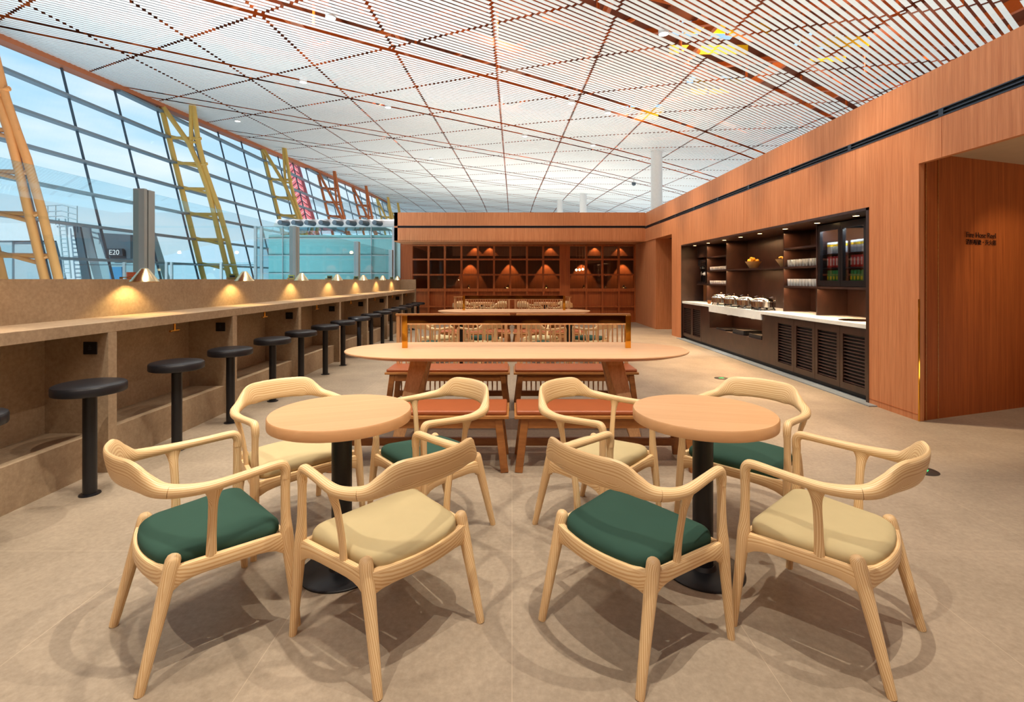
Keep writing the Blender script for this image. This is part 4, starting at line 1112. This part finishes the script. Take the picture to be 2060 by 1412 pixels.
b = MB(); b.lathe([(.10, .0), (.19, .003), (.2, .004)], (0, 0, 0), n=40, cap=False); b.lathe([(.1, .0005), (.001, .0008)], n=40, cap=False)
o = tag(b.build('sink_basin', 'brass', smooth=True), 'round brass sink set into the countertop under the fridge', 'sink'); o.location = (4.22, 5.95, .8602)

# ================================================================== CAFE BEHIND THE LATTICE
g0 = None
for i, (px, py) in enumerate(((1159.5, 543), (1166, 542.6), (1172.5, 541.6), (1279, 543), (1290.5, 542.5), (1303, 541.7))):
    y = (16.7, 16.6, 16.4, 16.7, 16.6, 16.4)[i]; x = pxX(px, y); z = EYE+(562-py)*y/980
    lab = f'glowing white globe pendant, {ORD[i % 3]} of the three hanging ' + ('left in the glazed cafe' if i < 3 else 'by the doorway pier')
    if g0 is None:
        g0 = thing('globe_pendant', lab, 'pendant lamp', (x, y, z), 0, 'globe pendants in the cafe')
        b = MB(); b.lathe([(.002, -.042), (.025, -.034), (.041, -.008), (.041, .008), (.025, .034), (.004, .042)], n=20); b.build('globe', 'glow_globe', g0, smooth=True)
        b = MB(); b.tube((0, 0, .042), (0, 0, 2.66-z), .004, n=6); b.build('cord', 'lamp_gold', g0)
    else: dup(g0, (x, y, z), 0, lab)
l0 = None
for i, px in enumerate((893, 943, 1022, 1099, 1175, 1255)):
    x = pxX(px, 15.95); lab = f'little cone lamp on the cafe counter behind the lattice, {ORD[i]} from the left'
    if l0 is None:
        l0 = thing('table_lamp', lab, 'lamp', (x, 15.95, 1.021), 0, 'cone lamps on the cafe counter')
        b = MB(); b.lathe([(.06, .07), (.015, .16), (.01, .165)], n=20, cap=False); b.build('lamp_shade', 'lamp_gold', l0, smooth=True)
        b = MB(); b.lathe([(.045, 0), (.045, .01), (.008, .014), (.008, .12)], n=16); b.build('base', 'lamp_gold', l0, smooth=True)
        b = MB(); b.lathe([(.012, .07), (.012, .1)], n=12); b.build('bulb', 'glow_warm', l0)
    else: dup(l0, (x, 15.95, 1.021), 0, lab)
    point('table_lamp_light', (x, 15.9, 1.10), 2.2, AMB, .02)
for px, nm in ((1017, 'left of the middle'), (1258, 'right of the farthest lamp')):
    x = pxX(px, 15.85); t = thing('tea_kettle', f'small black and steel kettle on the cafe counter {nm}', 'kettle', (x, 15.85, 1.0205))
    b = MB(); b.lathe([(.055, 0), (.062, .03), (.04, .07)], n=20); b.build('body', 'socket_black', t, smooth=True)
    b = MB(); b.lathe([(.038, .071), (.03, .09), (.008, .1)], n=20); b.build('lid', 'steel', t, smooth=True)

# ================================================================== OUTSIDE THE GLASS
b = MB(); b.box(-400, -16.1, -60, 500, -4.2, -4); struct('ground_outside', b, 'apron')
def wp(px, py, y): return ((px-1030)/980*y, y, EYE+(562-py)*y/980)
jb = thing('boarding_bridge', 'grey passenger boarding bridge outside the glass behind the orange truss', 'boarding bridge', (-24, 24, -4))
def slab(pts, y0, y1):
    b = MB(); n = len(pts)
    for yy in (y0, y1):
        for p in pts: q = wp(p[0], p[1], y0); b.v.append((q[0], yy, q[2]))
    b.face(range(n)); b.face([n+i for i in range(n)][::-1])
    for i in range(n): j = (i+1) % n; b.face((i, j, n+j, n+i))
    return b
slab([(-120, 445), (140, 452), (140, 484), (-120, 484)], 23.5, 27).build('upper_cab', 'jet_white', jb, world=True)
slab([(-120, 485), (24, 485), (24, 620), (-120, 620)], 23.6, 27).build('glazed_wall', 'jet_grey', jb, world=True)
slab([(26, 486), (112, 486), (112, 620), (26, 620)], 23.7, 27).build('glazed_wall', 'jet_grey', jb, world=True)
slab([(105, 452), (160, 455), (205, 620), (150, 620)], 23.3, 26).build('slanted_panel', 'jet_white', jb, world=True)
slab([(146, 455), (160, 455), (182, 565), (166, 565)], 23.2, 23.3).build('dark_joint', 'jet_dark', jb, world=True)
slab([(182, 458), (298, 466), (330, 566), (330, 620), (220, 620)], 23.8, 24.3).build('tunnel', 'jet_grey', jb, world=True)
slab([(196, 468), (262, 472), (262, 520), (212, 520)], 23.6, 23.78).build('tunnel_window', 'jet_dark', jb, world=True)
slab([(212, 500), (245, 500), (247, 515), (214, 515)], 23.4, 23.55).build('gate_sign', 'sign_navy', jb, world=True)
q = wp(229.5, 508, 23.38)
tx_ = text('gate_number', 'E20', (q[0], q[1], q[2]), (pi/2, 0, 0), .34, 'white_mark', ext=.005)
tx_.parent = jb; tx_.location = Vector(q)-jb.location
slab([(219, 537), (244, 537), (246, 566), (222, 566)], 23.4, 23.5).build('poster', 'poster_blue', jb, world=True)
b = MB()
for px in (118, 131): b.tube(wp(px, 440, 22.8), wp(px+12, 560, 22.8), .035, n=6)
for k in range(12):
    py = 455+k*8.5; f = (py-440)/120*12; b.tube(wp(118+f, py, 22.8), wp(131+f, py, 22.8), .025, n=6)
for py in (418, 430, 440): b.tube(wp(90, py-4, 22.8), wp(125, py-6, 22.8), .03, n=6); b.tube(wp(125, py-6, 22.8), wp(155, py+2, 22.8), .03, n=6)
for px in (96, 112, 137, 155): b.tube(wp(px, 414, 22.8), wp(px, 452, 22.8), .025, n=6)
b.build('ladder_cage', 'jet_grey', jb, world=True)
def hillrow(name, y, pts, mat, lab):
    b = MB(); n = len(pts)
    for px, py in pts:
        q = wp(px, py, y); b.v.append((q[0], y, -4)); b.v.append(q); b.v.append((q[0]*1.05, y+60, -4))
    for i in range(n-1):
        a = i*3; c = a+3
        b.face((a, c, c+1, a+1)); b.face((a+1, c+1, c+2, a+2))
    b.face((0, 1, 2)); b.face(((n-1)*3, (n-1)*3+2, (n-1)*3+1))
    return tag(b.build(name, mat), lab, 'hill')
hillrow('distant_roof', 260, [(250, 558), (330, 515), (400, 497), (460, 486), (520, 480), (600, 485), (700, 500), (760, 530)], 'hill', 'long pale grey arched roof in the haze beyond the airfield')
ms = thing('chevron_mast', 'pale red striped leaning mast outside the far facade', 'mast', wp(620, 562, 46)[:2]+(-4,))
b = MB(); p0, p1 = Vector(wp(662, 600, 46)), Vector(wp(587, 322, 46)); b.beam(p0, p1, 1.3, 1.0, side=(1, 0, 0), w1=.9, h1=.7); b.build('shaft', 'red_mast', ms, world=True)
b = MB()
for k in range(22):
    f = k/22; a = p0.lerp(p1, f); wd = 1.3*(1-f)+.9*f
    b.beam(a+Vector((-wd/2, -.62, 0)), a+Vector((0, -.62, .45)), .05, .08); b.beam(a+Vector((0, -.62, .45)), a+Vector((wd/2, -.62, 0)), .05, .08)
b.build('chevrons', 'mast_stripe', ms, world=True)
